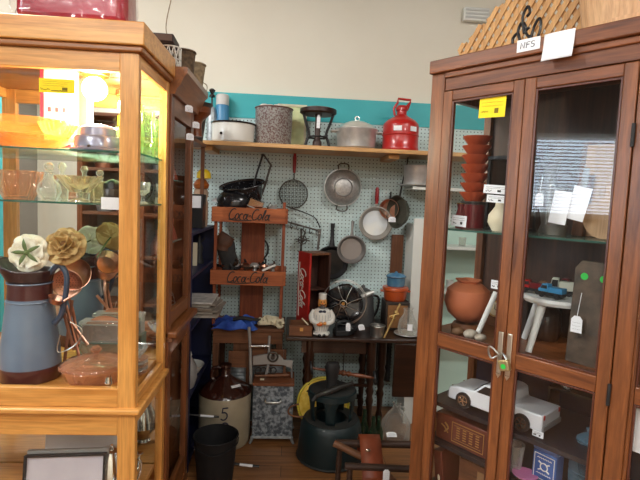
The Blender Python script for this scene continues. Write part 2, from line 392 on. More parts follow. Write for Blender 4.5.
# white basin with a dark rim
c = on_shelf(233, 3.24); t = thing('enamel_basin', 'low white enamel pan with black rim on the left of the pine shelf', 'pan', c)
part('bowl', MB().lathe([(0, .0), (.125, 0), (.135, .012), (.138, .122), (.133, .122), (.128, .012), (0, .008)], seg=40), ENAM, t)
part('rim', MB().ring(.140, .006, (0, 0, .124)), BLACK, t)
part('chip', MB().cyl(.008, 0, .002, mx=T(-.06, -.1255, .05) @ RX(90), seg=10), BLACK, t, label='dark chip in the enamel')
# thermos
c = on_shelf(221.5, 3.405); t = thing('thermos', 'tall blue vacuum flask with a pale cap behind the white pan', 'flask', c)
part('body', MB().lathe([(0, 0), (.043, 0), (.045, .01), (.045, .26), (.04, .27), (0, .27)]), M('flask blue', hx(66, 128, 168), .4), t)
part('cap', MB().lathe([(0, .27), (.043, .27), (.044, .33), (.036, .34), (0, .34)]), M('flask cap', hx(198, 196, 192), .5), t)
c = on_shelf(211, 3.38); t = thing('butter_churn', 'grey tin jar with a black knobbed plunger at the far left of the shelf', 'jar', c)
part('body', MB().lathe([(0, 0), (.03, 0), (.035, .2), (.02, .25), (0, .25)]), GALV, t)
part('plunger', MB().lathe([(0, .25), (.006, .25), (.006, .31), (.022, .315), (.018, .33), (.01, .335), (.022, .36), (.012, .37), (0, .37)]), BLACK, t)
# speckled pot
c = on_shelf(273, 3.28); t = thing('speckled_pot', 'straight sided speckled grey and maroon enamel pot on the pine shelf', 'pot', c)
GRAN = M('speckled enamel', hx(150, 150, 146), .35, c2=hx(104, 78, 76), scale=95, thr=(.44, .58), coat=.3)
part('body', MB().lathe([(0, 0), (.112, 0), (.118, .01), (.122, .232), (.124, .24), (.118, .24), (.112, .02), (0, .015)], seg=40), GRAN, t)
part('rim', MB().ring(.122, .005, (0, 0, .24)), M('rim brown', hx(90, 62, 56), .4), t)
m = MB()
for i in range(9): m.ball(.03, (rnd.uniform(-.07, .07), rnd.uniform(-.07, .07), .238), sc=(1.3, 1, .8), seg=10, n=6)
part('cloth', m, M('pale cloth', hx(206, 196, 186), .9), t, label='crumpled pale cloth in the top')
# framed picture
c = on_shelf(291, 3.44); t = thing('framed_picture', 'small framed yellow green picture leaning behind the speckled pot', 'picture', c)
m = MB(); m.box(-.10, .10, -.012, 0, .29, .305).box(-.10, .10, -.012, 0, 0, .015).box(-.10, -.085, -.012, 0, .015, .29).box(.085, .10, -.012, 0, .015, .29)
part('frame', m, M('frame cream', hx(196, 188, 160), .5), t)
part('picture', MB().box(-.086, .086, -.006, -.001, .01, .295), M('print', hx(222, 222, 170), .6, c2=hx(186, 200, 150), scale=9), t)
# black iron stand
c = on_shelf(317, 3.26); t = thing('iron_stand', 'black three legged iron stand with a round top on the pine shelf', 'stand', c)
part('top', MB().lathe([(0, .215), (.108, .215), (.12, .225), (.12, .248), (.10, .255), (.09, .247), (0, .245)]), M('brown black iron', hx(44, 26, 22), .4, .2), t)
part('post', MB().lathe([(0, 0), (.03, 0), (.03, .04), (.018, .06), (.018, .2), (.028, .225), (0, .225)]), M('brown post', hx(58, 36, 28), .5), t)
for a in (200, 340, 90):
    ca, sa = math.cos(math.radians(a)), math.sin(math.radians(a))
    part('leg', MB().tube(sm([(ca*.108, sa*.108, .235), (ca*.085, sa*.085, .16), (ca*.06, sa*.06, .09), (ca*.075, sa*.075, .04), (ca*.085, sa*.085, .004)]), .009), IRON, t)
part('brace', MB().ring(.062, .006, (0, 0, .07)), IRON, t)
price_tag('white paper tag on the post of the black iron stand', c+Vector((0, -.07, .12)), .022, .085)
# dutch oven
c = on_shelf(356, 3.27); t = thing('dutch_oven', 'aluminium dutch oven with a dull domed lid on the pine shelf', 'pot', c)
part('body', MB().lathe([(0, 0), (.11, 0), (.125, .015), (.133, .12), (.139, .128), (.139, .134), (.13, .134), (.12, .02), (0, .012)], seg=40), ALU, t)
part('lid', MB().lathe([(.139, .134), (.132, .14), (.10, .165), (.05, .185), (0, .19)], seg=40), M('lid alloy', (.7, .7, .66), .3, .7), t)
part('knob', MB().ring(.014, .004, (0, 0, .205), RX(90), 16), STEEL, t)
for s_ in (-1, 1): part('handle', MB().tube([(s_*.13, -.03, .118), (s_*.165, -.03, .118), (s_*.168, 0, .118), (s_*.165, .03, .118), (s_*.13, .03, .118)], .006), ALU, t)
# red safety can
c = on_shelf(400, 3.25); t = thing('safety_can', 'bright red metal safety can with carrying handle on the pine shelf', 'can', c)
part('body', MB().lathe([(0, 0), (.118, 0), (.122, .006), (.122, .022), (.118, .028), (.118, .1), (.122, .104), (.118, .108), (.118, .16), (.114, .18), (.09, .205), (.045, .23), (.035, .24), (0, .24)], seg=40), REDP, t)
part('neck', MB().lathe([(0, .238), (.032, .238), (.032, .265), (.04, .27), (.04, .285), (.028, .3), (0, .3)]), REDP, t)
part('handle', MB().tube([(-.045, 0, .235), (-.055, 0, .28), (-.03, 0, .32), (-.028, 0, .345), (.055, 0, .34), (.05, 0, .32), (.035, 0, .275)], .008), REDP, t)
part('trigger', MB().tube([(-.005, -.02, .26), (.03, -.02, .30), (.052, -.01, .325)], .006), REDP, t)
for px_, a in ((-.045, -22), (.062, 30)):
    a = math.radians(a); part('label_patch', MB().prism([(-.026+.0, .125), (.026, .125), (.026, .155), (-.026, .155)], -.1195, -.1185, mx=RZ(math.degrees(a))), PAPER, t, label='white paper label')

# ================================================================== THINGS HANGING ON THE PEGBOARD
HY = 3.43
def hook_nail(t, z, y=.03): part('hook', MB().tube([(0, y, z), (0, -.01, z), (0, -.012, z+.01)], .0025), STEEL, t)
# strainer
c = S(293.5, 194, HY); t = thing('wire_strainer', 'round wire mesh strainer with red wooden handle hanging on the pegboard', 'strainer', c)
part('handle', MB().lathe([(0, .145), (.009, .147), (.012, .19), (.013, .25), (.008, .285), (0, .287)], seg=14), M('red handle', hx(150, 28, 34), .35), t)
m = MB(); m.ring(.098, .004, mx=RX(90)).tube([(0, 0, .098), (0, 0, .15)], .004); part('rim', m, DWIRE, t)
m = MB()
for i in range(-7, 8):
    a = i*.0125; h = math.sqrt(max(.096**2-a*a, 0))
    m.tube([(a, -.055*(1-(a/.1)**2-(z/.1)**2)-.002 if (a/.1)**2+(z/.1)**2 < 1 else 0, z) for z in [h*(j/6-1) for j in range(13)]], .0012, 4)
    m.tube([(z, -.055*(1-(a/.1)**2-(z/.1)**2)-.002 if (a/.1)**2+(z/.1)**2 < 1 else 0, a) for z in [h*(j/6-1) for j in range(13)]], .0012, 4)
part('mesh', m, DWIRE, t)
hook_nail(t, .28)
# colander
c = S(342.5, 187.5, HY); t = thing('aluminium_colander', 'round aluminium colander hung upside flat on the pegboard', 'colander', c)
part('bowl', MB().lathe([(.128, .02), (.126, .012), (.118, -.01), (.09, -.05), (.062, -.062), (.0, -.062)], mx=RX(90) @ Matrix.Scale(-1, 4, (0, 0, 1)), seg=44), M('colander metal', (.55, .54, .52), .42, .55, c2=(.40, .39, .38), scale=60), t)
m = MB().ring(.128, .004, (0, -.02, 0), RX(90))
part('rim', m, ALU, t)
part('base_ring', MB().ring(.062, .005, (0, -.066, 0), RX(90)), M('colander ring', (.25, .24, .23), .4, .6), t)
for s_ in (-1, 1): part('handle', MB().tube(sm([(-.034, -.02, s_*.12), (-.036, -.02, s_*.15), (-.02, -.02, s_*.163), (.02, -.02, s_*.163), (.036, -.02, s_*.15), (.034, -.02, s_*.12)], 4), .0045), DWIRE, t)
m = MB()
for q in range(3):
    for i in range(24+q*6):
        a = 2*PI*i/(24+q*6); R_ = .075+q*.014; m.cyl(.0018, 0, .001, mx=T(R_*math.cos(a), -.0605+.018*q, R_*math.sin(a)) @ RX(90), seg=6)
part('holes', m, INK, t)
# pan with red handle
def frypan(name, label, px, py, rpx, Y, hlen, mats, inner, hmat, rim=.004, hw=.011, depth=.035, ang=0, grp=None):
    c = S(px, py, Y); r = rpx*Y/FPX
    t = thing(name, label, 'pan', c, rot=(0, math.radians(ang), 0))
    part('pan_body', MB().lathe([(0, 0), (r*.78, 0), (r, -depth), (r+rim, -depth-.002), (r-rim, -depth-.003), (r*.76, -.006), (0, -.006)], mx=RX(-90) , seg=40), mats, t)
    part('inside', MB().cyl(r*.76, -.0085, -.0065, mx=RX(-90), seg=36), inner, t, label='inner base of the pan')
    return t, r, depth
t, r, d = frypan('enamel_skillet', 'cream lined frying pan with a red wooden handle hanging on the pegboard', 375, 223, 16.5, 3.44, .1, M('pan grey rim', hx(150, 146, 138), .35, .4), M('pan lining', hx(206, 216, 224), .3, c2=hx(230, 230, 222), scale=5, coat=.3), None)
part('handle', MB().lathe([(0, r+.02), (.011, r+.02), (.014, r+.06), (.013, r+.12), (.008, r+.135), (0, r+.137)], seg=14, c=(0, -.025, 0)), MATS['red handle'], t)
part('ferrule', MB().cyl(.009, r-.005, r+.022, c=(0, -.027, 0), seg=12), STEEL, t)
t, r, d = frypan('iron_skillet', 'large black iron skillet hanging lowest on the pegboard', 331, 262, 16.5, 3.45, .1, IRON, M('worn iron', (.05, .045, .04), .35, .4, c2=(.02, .02, .02), scale=8), None, depth=.03)
part('handle', MB().tube([(0, -.02, r-.01), (0, -.015, r+.05), (0, -.012, r+.12), (0, -.012, r+.16)], [.022, .013, .012, .017], flat=.45), IRON, t)
t, r, d = frypan('grey_saucepan', 'small dull grey pan overlapping the black iron skillet', 351, 249, 14, 3.40, .1, M('grey pan metal', (.22, .21, .2), .4, .6), M('grey pan inside', hx(150, 142, 136), .4, .3), None)
part('handle', MB().tube([(0, -.02, r-.01), (0, -.016, r+.04), (.003, -.012, r+.1)], [.014, .008, .012], flat=.4), MATS['grey pan metal'], t)
# dark skillet seen edge-on with a long handle + copper pan behind
c = S(401.5, 212, 3.34); t = thing('long_handled_skillet', 'dark skillet with long thin handle turned edge on beside the white shelf unit', 'pan', c, rot=(0, math.radians(6), math.radians(-66)))
r = .115
part('pan_body', MB().lathe([(0, 0), (r*.78, 0), (r, -.045), (r*.97, -.046), (r*.74, -.007), (0, -.007)], mx=T(0, 0, 0) @ RX(-90), seg=36), M('greened iron', (.06, .06, .045), .45, .4, c2=(.1, .095, .07), scale=10), t)
part('handle', MB().tube([(0, -.03, r-.01), (0, -.02, r+.1), (0, 0, r+.22), (0, 0, r+.30)], [.011, .006, .006, .008], flat=.5), IRON, t)
c = S(391, 209, 3.42); t = thing('copper_pan', 'small copper pan half hidden between two hanging pans', 'pan', c, rz=math.radians(-30))
part('pan_body', MB().lathe([(0, 0), (.06, 0), (.07, -.05), (.068, -.05), (.058, -.005), (0, -.005)], mx=RX(-90), seg=30), COPPER, t)
part('handle', MB().tube([(0, -.03, .065), (0, -.02, .12)], [.008, .006]), IRON, t)
price_tag('white tag under the copper pan', S(392, 222, 3.33), .05, .035)
# wood slat on the pegboard
c = S(396.5, 257, 3.44); single('weathered_board', MB().box(-.042, .042, -.012, .012, -.16, .16), OLDZ, 'weathered brown board hanging upright under the skillets', 'board', c, bevel=.002)
# utensil rack
c = S(305, 228, 3.42); t = thing('hook_rack', 'dark iron rail with curled hooks holding kitchen tools', 'hook rack', c)
a = S(288, 222, 3.42)-c; b = S(320, 231, 3.42)-c
part('rail', MB().tube([a, b], .006), DWIRE, t)
for i in range(5):
    q = a.lerp(b, (i+.5)/5); part('hook', MB().tube(sm([q, q+Vector((-.006, -.01, -.02)), q+Vector((.002, -.022, -.035)), q+Vector((.012, -.02, -.02))], 4), .003), DWIRE, t)
part('cord', MB().tube(sm([S(290, 208, 3.42)-c, S(303, 212, 3.42)-c, S(315, 218, 3.42)-c, S(320, 228, 3.42)-c], 6), .004), BLKPL, t)
c = S(302.5, 240, 3.385); t = thing('can_opener', 'dark rotary kitchen gadget hanging from the hook rail', 'kitchen tool', c)
m = MB(); m.tube([(-.012, 0, .08), (-.006, 0, -.08)], .006).tube([(.016, 0, .06), (.002, 0, 0), (-.012, 0, -.078)], .005); part('frame', m, DWIRE, t)
part('wheel', MB().ring(.028, .004, mx=RX(75)).ring(.012, .005, mx=RX(90)), DWIRE, t)
m = MB(); m.tube([(-.05, -.01, .006), (.05, -.01, -.004)], .004).tube([(-.045, -.01, -.012), (.045, -.01, .014)], .003); part('crank', m, DWIRE, t)
part('foot', MB().tube([(-.03, 0, -.08), (.012, 0, -.08)], .005), DWIRE, t)
c = S(319, 239, 3.385); t = thing('meat_fork', 'long grey metal tool with flat handle hanging beside the black skillet', 'kitchen tool', c)
part('handle', MB().tube([(.0, 0, .07), (.0, 0, 0), (-.006, 0, -.075)], [.014, .009, .008], flat=.4), M('old steel', (.2, .19, .18), .4, .8), t)
part('rivet', MB().ball(.005, (0, -.007, .04)), STEEL, t)
# ================================================================== WHITE SHELF UNIT AT THE RIGHT
t = thing('white_shelf_unit', 'white painted shelf unit in the right corner behind the tall cherry cabinet', 'shelf', (.83, 3.2, 0))
WP = M('white paint', hx(206, 208, 202), .5); MINT = M('mint panel', hx(176, 200, 188), .6)
wx = .60
part('side_panel', MB().box(0, .02, 0, .24, 0, 1.36), WP, t, bevel=.002); part('side_panel', MB().box(wx, wx+.02, 0, .24, 0, 1.36), WP, t, bevel=.002)
part('stile', MB().box(-.012, .085, -.018, -.0005, 0, 1.40), WP, t, bevel=.002)
part('back_panel', MB().box(.02, wx, .228, .24, 0, 1.36), MINT, t)
for z in (.1, .62, .92, 1.22, 1.61): part('shelf_board', MB().box(-.03 if z > 1.5 else .02, wx, .0, .228, z-.02, z), WP, t, bevel=.002)
part('post', MB().box(.28, .30, .20, .228, 1.36, 1.59), WP, t)
part('post', MB().box(wx-.05, wx-.03, .20, .228, 1.36, 1.59), WP, t)
zz = 1.61
c = Vector((S(415, 185, 3.3).x, 3.3, zz))
single('pewter_plate', MB().lathe([(0, 0), (.07, 0), (.118, .01), (.12, .014), (.07, .006), (0, .006)], seg=36), ALU, 'flat metal plate under the aluminium saucepan', 'plate', c)
t = thing('aluminium_saucepan', 'small bright aluminium saucepan on a metal plate atop the white shelf unit', 'pan', c+Vector((.012, 0, .0065)))
part('pan_body', MB().lathe([(0, 0), (.082, 0), (.09, .01), (.092, .13), (.096, .136), (.088, .136), (.085, .012), (0, .006)], seg=36), ALU, t)
part('handle', MB().tube([(.09, 0, .11), (.17, 0, .12), (.21, 0, .12)], .008), BLACK, t)
for (x, z, n, L_) in ((.06, 1.22, 'squat_bottle', 'small dark stoppered bottle on the white shelf unit'), (.14, .92, 'squat_bottle', 'dark round jar low on the white shelf unit')):
    q = thing(n, L_, 'bottle', (.83+x, 3.27, z)); part('body', MB().lathe([(0, 0), (.032, 0), (.036, .05), (.014, .075), (.013, .1), (0, .1)]), BLACK, q); part('stopper', MB().ball(.013, (0, 0, .108)), STEEL, q)
for i in range(5):
    x = .22+.07*i
    single('tin_mug', MB().lathe([(0, 0), (.024, 0), (.026, .06), (.024, .06), (.022, .004), (0, .004)]), (COPPER, ALU, CLEAR)[i % 3], 'small mug in the row on the white shelf unit', 'mug', (.83+x, 3.3, .92 if i % 2 else 1.22), group='mugs on the white shelf unit')
# ================================================================== BLUE BOOKCASE (left, beyond the walnut cabinet)
BLUE = M('blue paint', hx(20, 27, 62), .5)
t = thing('blue_bookcase', 'dark blue open bookcase behind the walnut cabinet on the left of the nook', 'bookcase', (-.64, 2.92, 0))
part('end_panel', MB().box(-.14, .14, .36, .38, 0, 1.3), BLUE, t, bevel=.002); part('end_panel', MB().box(-.14, .14, -.36, -.34, 0, 1.3), BLUE, t, bevel=.002)
part('back_panel', MB().box(-.14, -.13, -.34, .36, 0, 1.3), BLUE, t)
for z in (.05, .42, .79, 1.07, 1.3): part('shelf_board', MB().box(-.13, .14, -.34, .36, z-.018, z), BLUE, t, bevel=.002)
BX = -.58
def bc(px, X=BX): return SX(px, 240, X).y
c = Vector((-.56, bc(200, -.56), 1.3)); t = thing('brown_jar', 'tan and white jar with bright yellow lid on top of the blue bookcase', 'jar', c)
part('body', MB().lathe([(0, 0), (.04, 0), (.045, .02), (.045, .15), (.038, .17), (.046, .2), (.04, .23), (0, .25)]), M('tan glaze', hx(150, 118, 92), .5, c2=hx(170, 150, 130), scale=12), t)
part('dome', MB().lathe([(.042, .235), (.05, .26), (.03, .29), (0, .3)]), M('orange glaze', hx(150, 80, 30), .3), t)
part('yellow_lid', MB().lathe([(.028, .3), (.045, .305), (.042, .34), (.02, .36), (0, .36)], c=(.015, 0, -.005)), M('yellow plastic', hx(225, 190, 20), .4), t)
c = Vector((-.57, bc(194, -.57), 1.3)); t = thing('black_box', 'black box with white paper on top of the blue bookcase', 'box', c+Vector((0, -.02, 0)))
part('body', MB().box(-.06, .06, -.055, .055, 0, .2), BLKPL, t, bevel=.004); part('card', MB().box(-.05, .05, -.057, -.055, .12, .19), PAPER, t)
c = Vector((-.56, 3.08, 1.07)); t = thing('black_figurine', 'small black pointed metal figurine on the second shelf of the blue bookcase', 'figurine', c)
part('base', MB().cyl(.032, 0, .012), IRON, t); part('body', MB().lathe([(0, .01), (.03, .012), (.02, .06), (.026, .1), (.012, .13), (.008, .17), (0, .2)]), IRON, t)
part('arm', MB().tube([(-.035, 0, .1), (0, 0, .12), (.035, 0, .16)], .005), IRON, t)
for i, y in enumerate((2.66, 2.73, 2.80, 2.97)):
    single('white_booklet', MB().box(-.05, .05, -.006, .006, 0, .17-.01*i), CREAMP if i % 2 else PAPER, 'white booklet standing on the blue bookcase', 'booklet', (-.6, y, 1.07), rot=(0, 0, rnd.uniform(-.1, .1)), group='booklets on the blue bookcase')
# newspapers
NEWS = [M('newsprint %d' % i, c_, .9, c2=tuple(v*.6 for v in c_), scale=25, thr=(.4, .7)) for i, c_ in enumerate((hx(186, 178, 166), hx(150, 140, 128), hx(206, 202, 196)))]
for i in range(9):
    single('folded_newspaper', MB().box(-.12, .12, -.14, .14, 0, .009), NEWS[2 if i == 8 else i % 2],
           'old newspaper in the stack on the blue bookcase' if i < 8 else 'pale newspaper, topmost of the stack on the blue bookcase', 'newspaper',
           (-.54+rnd.uniform(-.015, .03), 2.95+rnd.uniform(-.02, .02), .79+i*.0101), rz=rnd.uniform(-.12, .12), group='old newspapers in the stack' if i < 8 else None, bevel=.002)
# pots in the bookcase
c = Vector((-.575, 2.72, .42)); t = thing('grey_kettle', 'dull grey enamel kettle low in the blue bookcase', 'kettle', c)
part('body', MB().lathe([(0, 0), (.07, 0), (.085, .05), (.08, .12), (.05, .17), (.055, .18), (.02, .2), (.015, .22), (0, .225)]), ALU, t)
part('lid', MB().lathe([(.056, .18), (.05, .195), (.02, .21), (.012, .225), (0, .23)]), ENAM, t)
single('tin_bowl', MB().lathe([(0, 0), (.06, 0), (.09, .05), (.087, .05), (.055, .005), (0, .005)]), ENAM, 'shallow white tin bowl beside the grey kettle', 'bowl', (-.58, 2.95, .42))

# ================================================================== WASHSTAND + DRINK RACK
t = thing('washstand', 'old brown wooden washstand under the drink crate rack', 'washstand', (-.235, 3.25, 0))
WZ = .655
part('top', MB().box(-.24, .225, -.155, .18, WZ-.02, WZ), OLDX, t, bevel=.003)
part('apron', MB().box(-.23, .215, -.145, .17, WZ-.10, WZ-.021), OLDX, t, bevel=.002)
for x in (-.23, .175):
    for y in (-.145, .13): part('leg', MB().box(x, x+.04, y, y+.04, 0, WZ-.101), OLDZ, t, bevel=.002)
part('panel', MB().box(-.1, .1, -.13, -.115, .3, WZ-.101), OLDZ, t)
part('low_shelf', MB().box(-.189, .174, -.14, .165, .16, .175), OLDX, t)
# washboards leaning on it
def washboard(px0, px1, pyt, zb, Y, label, rows=16):
    a = S(px0, 380, Y).x; b = S(px1, 380, Y).x; ztop = S((px0+px1)/2, pyt, Y).z; w_ = (b-a)/2
    t = thing('washboard', label, 'washboard', ((a+b)/2, Y, zb), rot=(math.radians(-2.5), 0, 0)); h = ztop-zb
    for s_ in (-1, 1): part('rail', MB().box(s_*w_-.009, s_*w_+.009, -.01, .01, 0, h), OLDZ, t, bevel=.001)
    part('header', MB().box(-w_+.0095, w_-.0095, -.007, .007, h*.8, h), OLDX, t, bevel=.001); part('foot_rail', MB().box(-w_+.0095, w_-.0095, -.007, .007, h*.08, h*.13), OLDX, t)
    m = MB(); n = rows
    m.grid(lambda u_, v_: (-w_+.01+u_*(2*w_-.02), .004*math.sin(v_*n*2*PI), h*.13+v_*h*.67), 2, n*6)
    part('rub_board', m, GALV, t, solid=.001)
washboard(229, 247, 352, 0, 3.045, 'narrow wooden framed washboard leaning on the washstand behind the stone jug')
washboard(250, 284, 350, 0, 3.045, 'wide wooden washboard behind the galvanized tin box')
# coca rack
t = thing('crate_rack', 'brown wooden drink rack of two lettered crates on tall posts', 'rack', (-.255, 3.275, WZ))
zA0, zA1 = 1.332-WZ, 1.426-WZ; zB0, zB1 = .93-WZ, 1.023-WZ
for x in (-.225, .207): part('post', MB().box(x, x+.018, -.125, -.10, 0, (1.47 if x > 0 else 1.36)-WZ), CRATEV, t, bevel=.002)
for x in (-.225, .207): part('post', MB().box(x, x+.018, .10, .125, 0, 1.43-WZ), CRATEV, t, bevel=.002)
part('back_board', MB().box(-.075, .085, .126, .142, .0, 1.40-WZ), CRATEV, t, bevel=.002)
for z0, z1 in ((zA0, zA1), (zB0, zB1)):
    cr = MB(); cr.box(-.24, .226, -.145, -.127, z0, z1).box(-.24, .226, .143, .155, z0, z1).box(-.242, -.227, -.126, .142, z0, z1).box(.226, .24, -.126, .142, z0, z1).box(-.224, .206, -.126, .125, z0+.035, z0+.043)
    q = part('crate', cr, CRATE, t, bevel=.0015)
    m = MB(); write(m, 'Coca-Cola', .068, .265, -.1470, .3, .0036, 0, (z0+z1)/2+.006, swoosh=True); part('lettering', m, INK, q)
RX0 = Vector((-.25, 3.275, 0))
def rk(x, y, z): return RX0+Vector((x, y, z))
TOPZ = zA0+WZ+.044; BOTZ = zB0+WZ+.044
# roasting pans in the top crate
t = thing('black_roaster', 'speckled black enamel roasting pan tilted in the top crate', 'roaster', rk(-.05, .035, TOPZ+.068), rot=(math.radians(22), math.radians(-10), 0))
part('body', MB().lathe([(0, 0), (.08, 0), (.11, .03), (.125, .12), (.140, .125), (.137, .13), (.122, .125), (.105, .035), (0, .008)], sy=.62, seg=40), M('speckled black enamel', (.012, .012, .014), .2, c2=(.12, .12, .13), scale=90, thr=(.62, .66), coat=.5), t)
part('rim', MB().tube([(.140*math.cos(a*PI/20), .140*.62*math.sin(a*PI/20), .13) for a in range(40)], .004, closed=True), BLACK, t)
single('black_pan_lid', MB().lathe([(.095, 0), (.093, .015), (.08, .035), (.04, .05), (0, .054)], sy=.8, seg=36), MATS['black enamel'], 'glossy black oval lid leaning at the left of the top crate', 'lid', rk(-.125, -.055, TOPZ+.085), rot=(math.radians(72), math.radians(-8), 0), solid=.003)
t = thing('folding_grill_handle', 'folded pair of long black and metal handles rising from the top crate', 'handle', rk(.04, .02, TOPZ+.02))
c0 = rk(.04, .02, TOPZ+.02)
P = lambda x, y: S(x, y, 3.30)-c0
part('bar', MB().tube([P(251, 200), P(256, 176), P(263, 154)], .007), BLKPL, t)
part('bar', MB().tube([P(263, 154), P(271, 165), P(265, 185), P(258, 205)], [.006, .008, .008, .006]), DWIRE, t)
for (x, y, z, a, n, L_, sz) in ((.02, -.06, .055, 20, 'toaster_grid', 'small bright metal grid box in the top crate', 0), (.11, -.05, .03, 60, 'metal_scoop', 'shiny metal scoop at the right of the top crate', 1), (.16, -.07, .02, -30, 'metal_funnel', 'small grey metal funnel near the right post of the top crate', 2)):
    t = thing(n, L_, 'kitchen tool', rk(x, y, TOPZ+z), rot=(math.radians(a*.4), math.radians(a), 0))
    if sz == 0:
        m = MB()
        for i in range(6): m.box(-.045, .045, -.03+i*.012, -.026+i*.012, 0, .05)
        part('grid', m, SILV, t); part('frame', MB().box(-.05, .05, -.034, .04, -.004, .0), ALU, t)
    elif sz == 1:
        part('bowl', MB().lathe([(.0, 0), (.03, .004), (.045, .03), (.043, .03), (.028, .008), (0, .004)]), SILV, t); part('handle', MB().tube([(.04, 0, .03), (.09, 0, .05)], .005), STEEL, t)
    else:
        part('cone', MB().lathe([(.035, .05), (.008, .012), (.006, -.01), (.004, -.01), (.006, .012), (.032, .05)]), ALU, t); part('spout', MB().cyl(.006, -.015, -.01), ALU, t)
single('folded_paper', MB().grid(lambda u_, v_: (-.04+.08*u_, -.03+.06*v_, .012*math.sin(u_*3)), 6, 2), PAPER, 'curled white paper at the left corner of the top crate', 'paper', rk(-.215, -.06, TOPZ+.075), rot=(.4, .5, 0), solid=.001)
bpy.context.scene.objects['black_roaster'].scale = (1.06, 1.06, 1.1); bpy.context.scene.objects['black_pan_lid'].scale = (1.1, 1.1, 1.1)
# lower crate clutter
LEA = M('brown leather', hx(92, 58, 38), .5, c2=hx(64, 40, 28), scale=14, bump=.2); DCL = M('dark cloth', hx(34, 34, 36), .9, c2=hx(54, 52, 50), scale=14, bump=.5)
t = thing('leather_gauntlet', 'long grey glove with brown leather cuff hanging at the left of the rack', 'glove', rk(-.135, -.08, BOTZ))
part('glove', MB().tube(sm([(0, .02, .02), (.005, .02, .08), (-.02, .02, .16), (-.03, .02, .22)], 5), [.05]*5+[.055]*5+[.06]*5+[.055], 12, flat=.5), DCL, t)
part('cuff', MB().tube(sm([(-.05, .0, .17), (-.04, .0, .22), (-.01, .0, .27)], 5), [.045]*4+[.055]*4+[.05]*3, 12, flat=.4), LEA, t)
t = thing('hanging_lantern_bail', 'round black hoop seen behind the middle board of the rack', 'hoop', rk(.02, .17, BOTZ+.16)); part('hoop', MB().ring(.085, .006, mx=RX(90)), IRON, t); part('stem', MB().tube([(0, 0, -.085), (0, 0, -.16)], .004), IRON, t)
for i in range(12):
    x = -.19+i*.031; z = .0; kind = i % 4
    mm = (IRON, COPPER, M('dark brown iron', (.06, .035, .022), .5, .4), ALU)[kind]
    t = thing('old_wrench' if kind in (0, 2) else 'door_knob', 'dark rusty wrench in the clutter of the lower crate' if kind in (0, 2) else 'old metal door knob in the clutter of the lower crate', 'tool' if kind in (0, 2) else 'knob', rk(x, rnd.uniform(-.08, -.03), BOTZ+.03), rot=(rnd.uniform(-.3, .3), rnd.uniform(-.5, .4), rnd.uniform(-1.2, 1.2)), group='rusty wrenches in the lower crate' if kind in (0, 2) else 'old knobs in the lower crate')
    if kind in (0, 2):
        part('shank', MB().tube([(-.06, 0, .02), (0, 0, .03), (.055, 0, .05)], [.012, .009, .013], flat=.5), mm, t)
        part('jaw', MB().tube(arc3 := [(.055+.02*math.cos(a), 0, .055+.02*math.sin(a)) for a in (3.6, 4.6, 5.6, 6.6, 7.6)], .007), mm, t)
    else:
        part('knob', MB().lathe([(0, 0), (.012, 0), (.014, .02), (.03, .03), (.032, .045), (.018, .058), (0, .06)]), mm, t); part('plate', MB().cyl(.02, -.006, 0), mm, t)
a = rk(.13, -.145, BOTZ+.075); single('white_chisel_handle', MB().tube([(-.045, 0, -.02), (.04, 0, .02)], .008), ENAM, 'white round stick resting on the edge of the lower crate', 'stick', a)
# blue and white cloths
BCL = M('blue cloth', hx(32, 62, 150), .85, c2=hx(60, 100, 190), scale=10, bump=.6)
def crumple(nx, ny, w_, d_, h_, seed):
    r_ = random.Random(seed); ph = [(r_.uniform(8, 26), r_.uniform(8, 26), r_.uniform(0, 6)) for _ in range(6)]
    def fn(u_, v_):
        e = min(u_, 1-u_, v_, 1-v_); e = min(e*6, 1)
        q = sum(math.sin(a*u_+b*v_+c_) for a, b, c_ in ph)/6
        ang = 2*PI*u_
        return ((u_-.5)*w_+.02*math.sin(9*v_), (v_-.5)*d_+.02*math.sin(11*u_), h_*(.45+.6*q)*e+.006)
    return MB().grid(fn, nx, ny)
single('blue_cloth', crumple(44, 30, .27, .24, .07, 3), BCL, 'crumpled bright blue cloth on the washstand under the rack', 'cloth', (-.335, 3.17, WZ), solid=.004)
ROPE = M('cream rope', hx(216, 206, 176), .9, bump=.6, scale=40)
m = MB()
for i in range(7): 
    q = rnd.uniform(.015, .03); m.tube(sm([(rnd.uniform(-.08, .08), rnd.uniform(-.04, .04), rnd.uniform(.015, .05)) for _ in range(4)], 6), .014, 8)
m.tube([(.06+.02*math.cos(a*.6), -.045, .03+.022*math.sin(a*.6)) for a in range(11)], .011, 8)
single('cream_rope', m, ROPE, 'heap of thick cream rope on the right of the washstand top', 'rope', (-.10, 3.16, WZ+.004))
t = thing('black_gloves', 'dark gloves lying on the blue cloth', 'gloves', (-.28, 3.12, WZ+.055)); part('palm', MB().tube(sm([(-.06, 0, 0), (0, 0, .01), (.06, 0, .0)], 4), .012, 8, flat=2), DCL, t)
for k in range(4): part('finger', MB().tube([(.055, -.012+.009*k, .002), (.10+.005*k, -.02+.012*k, .0)], .005), DCL, t)
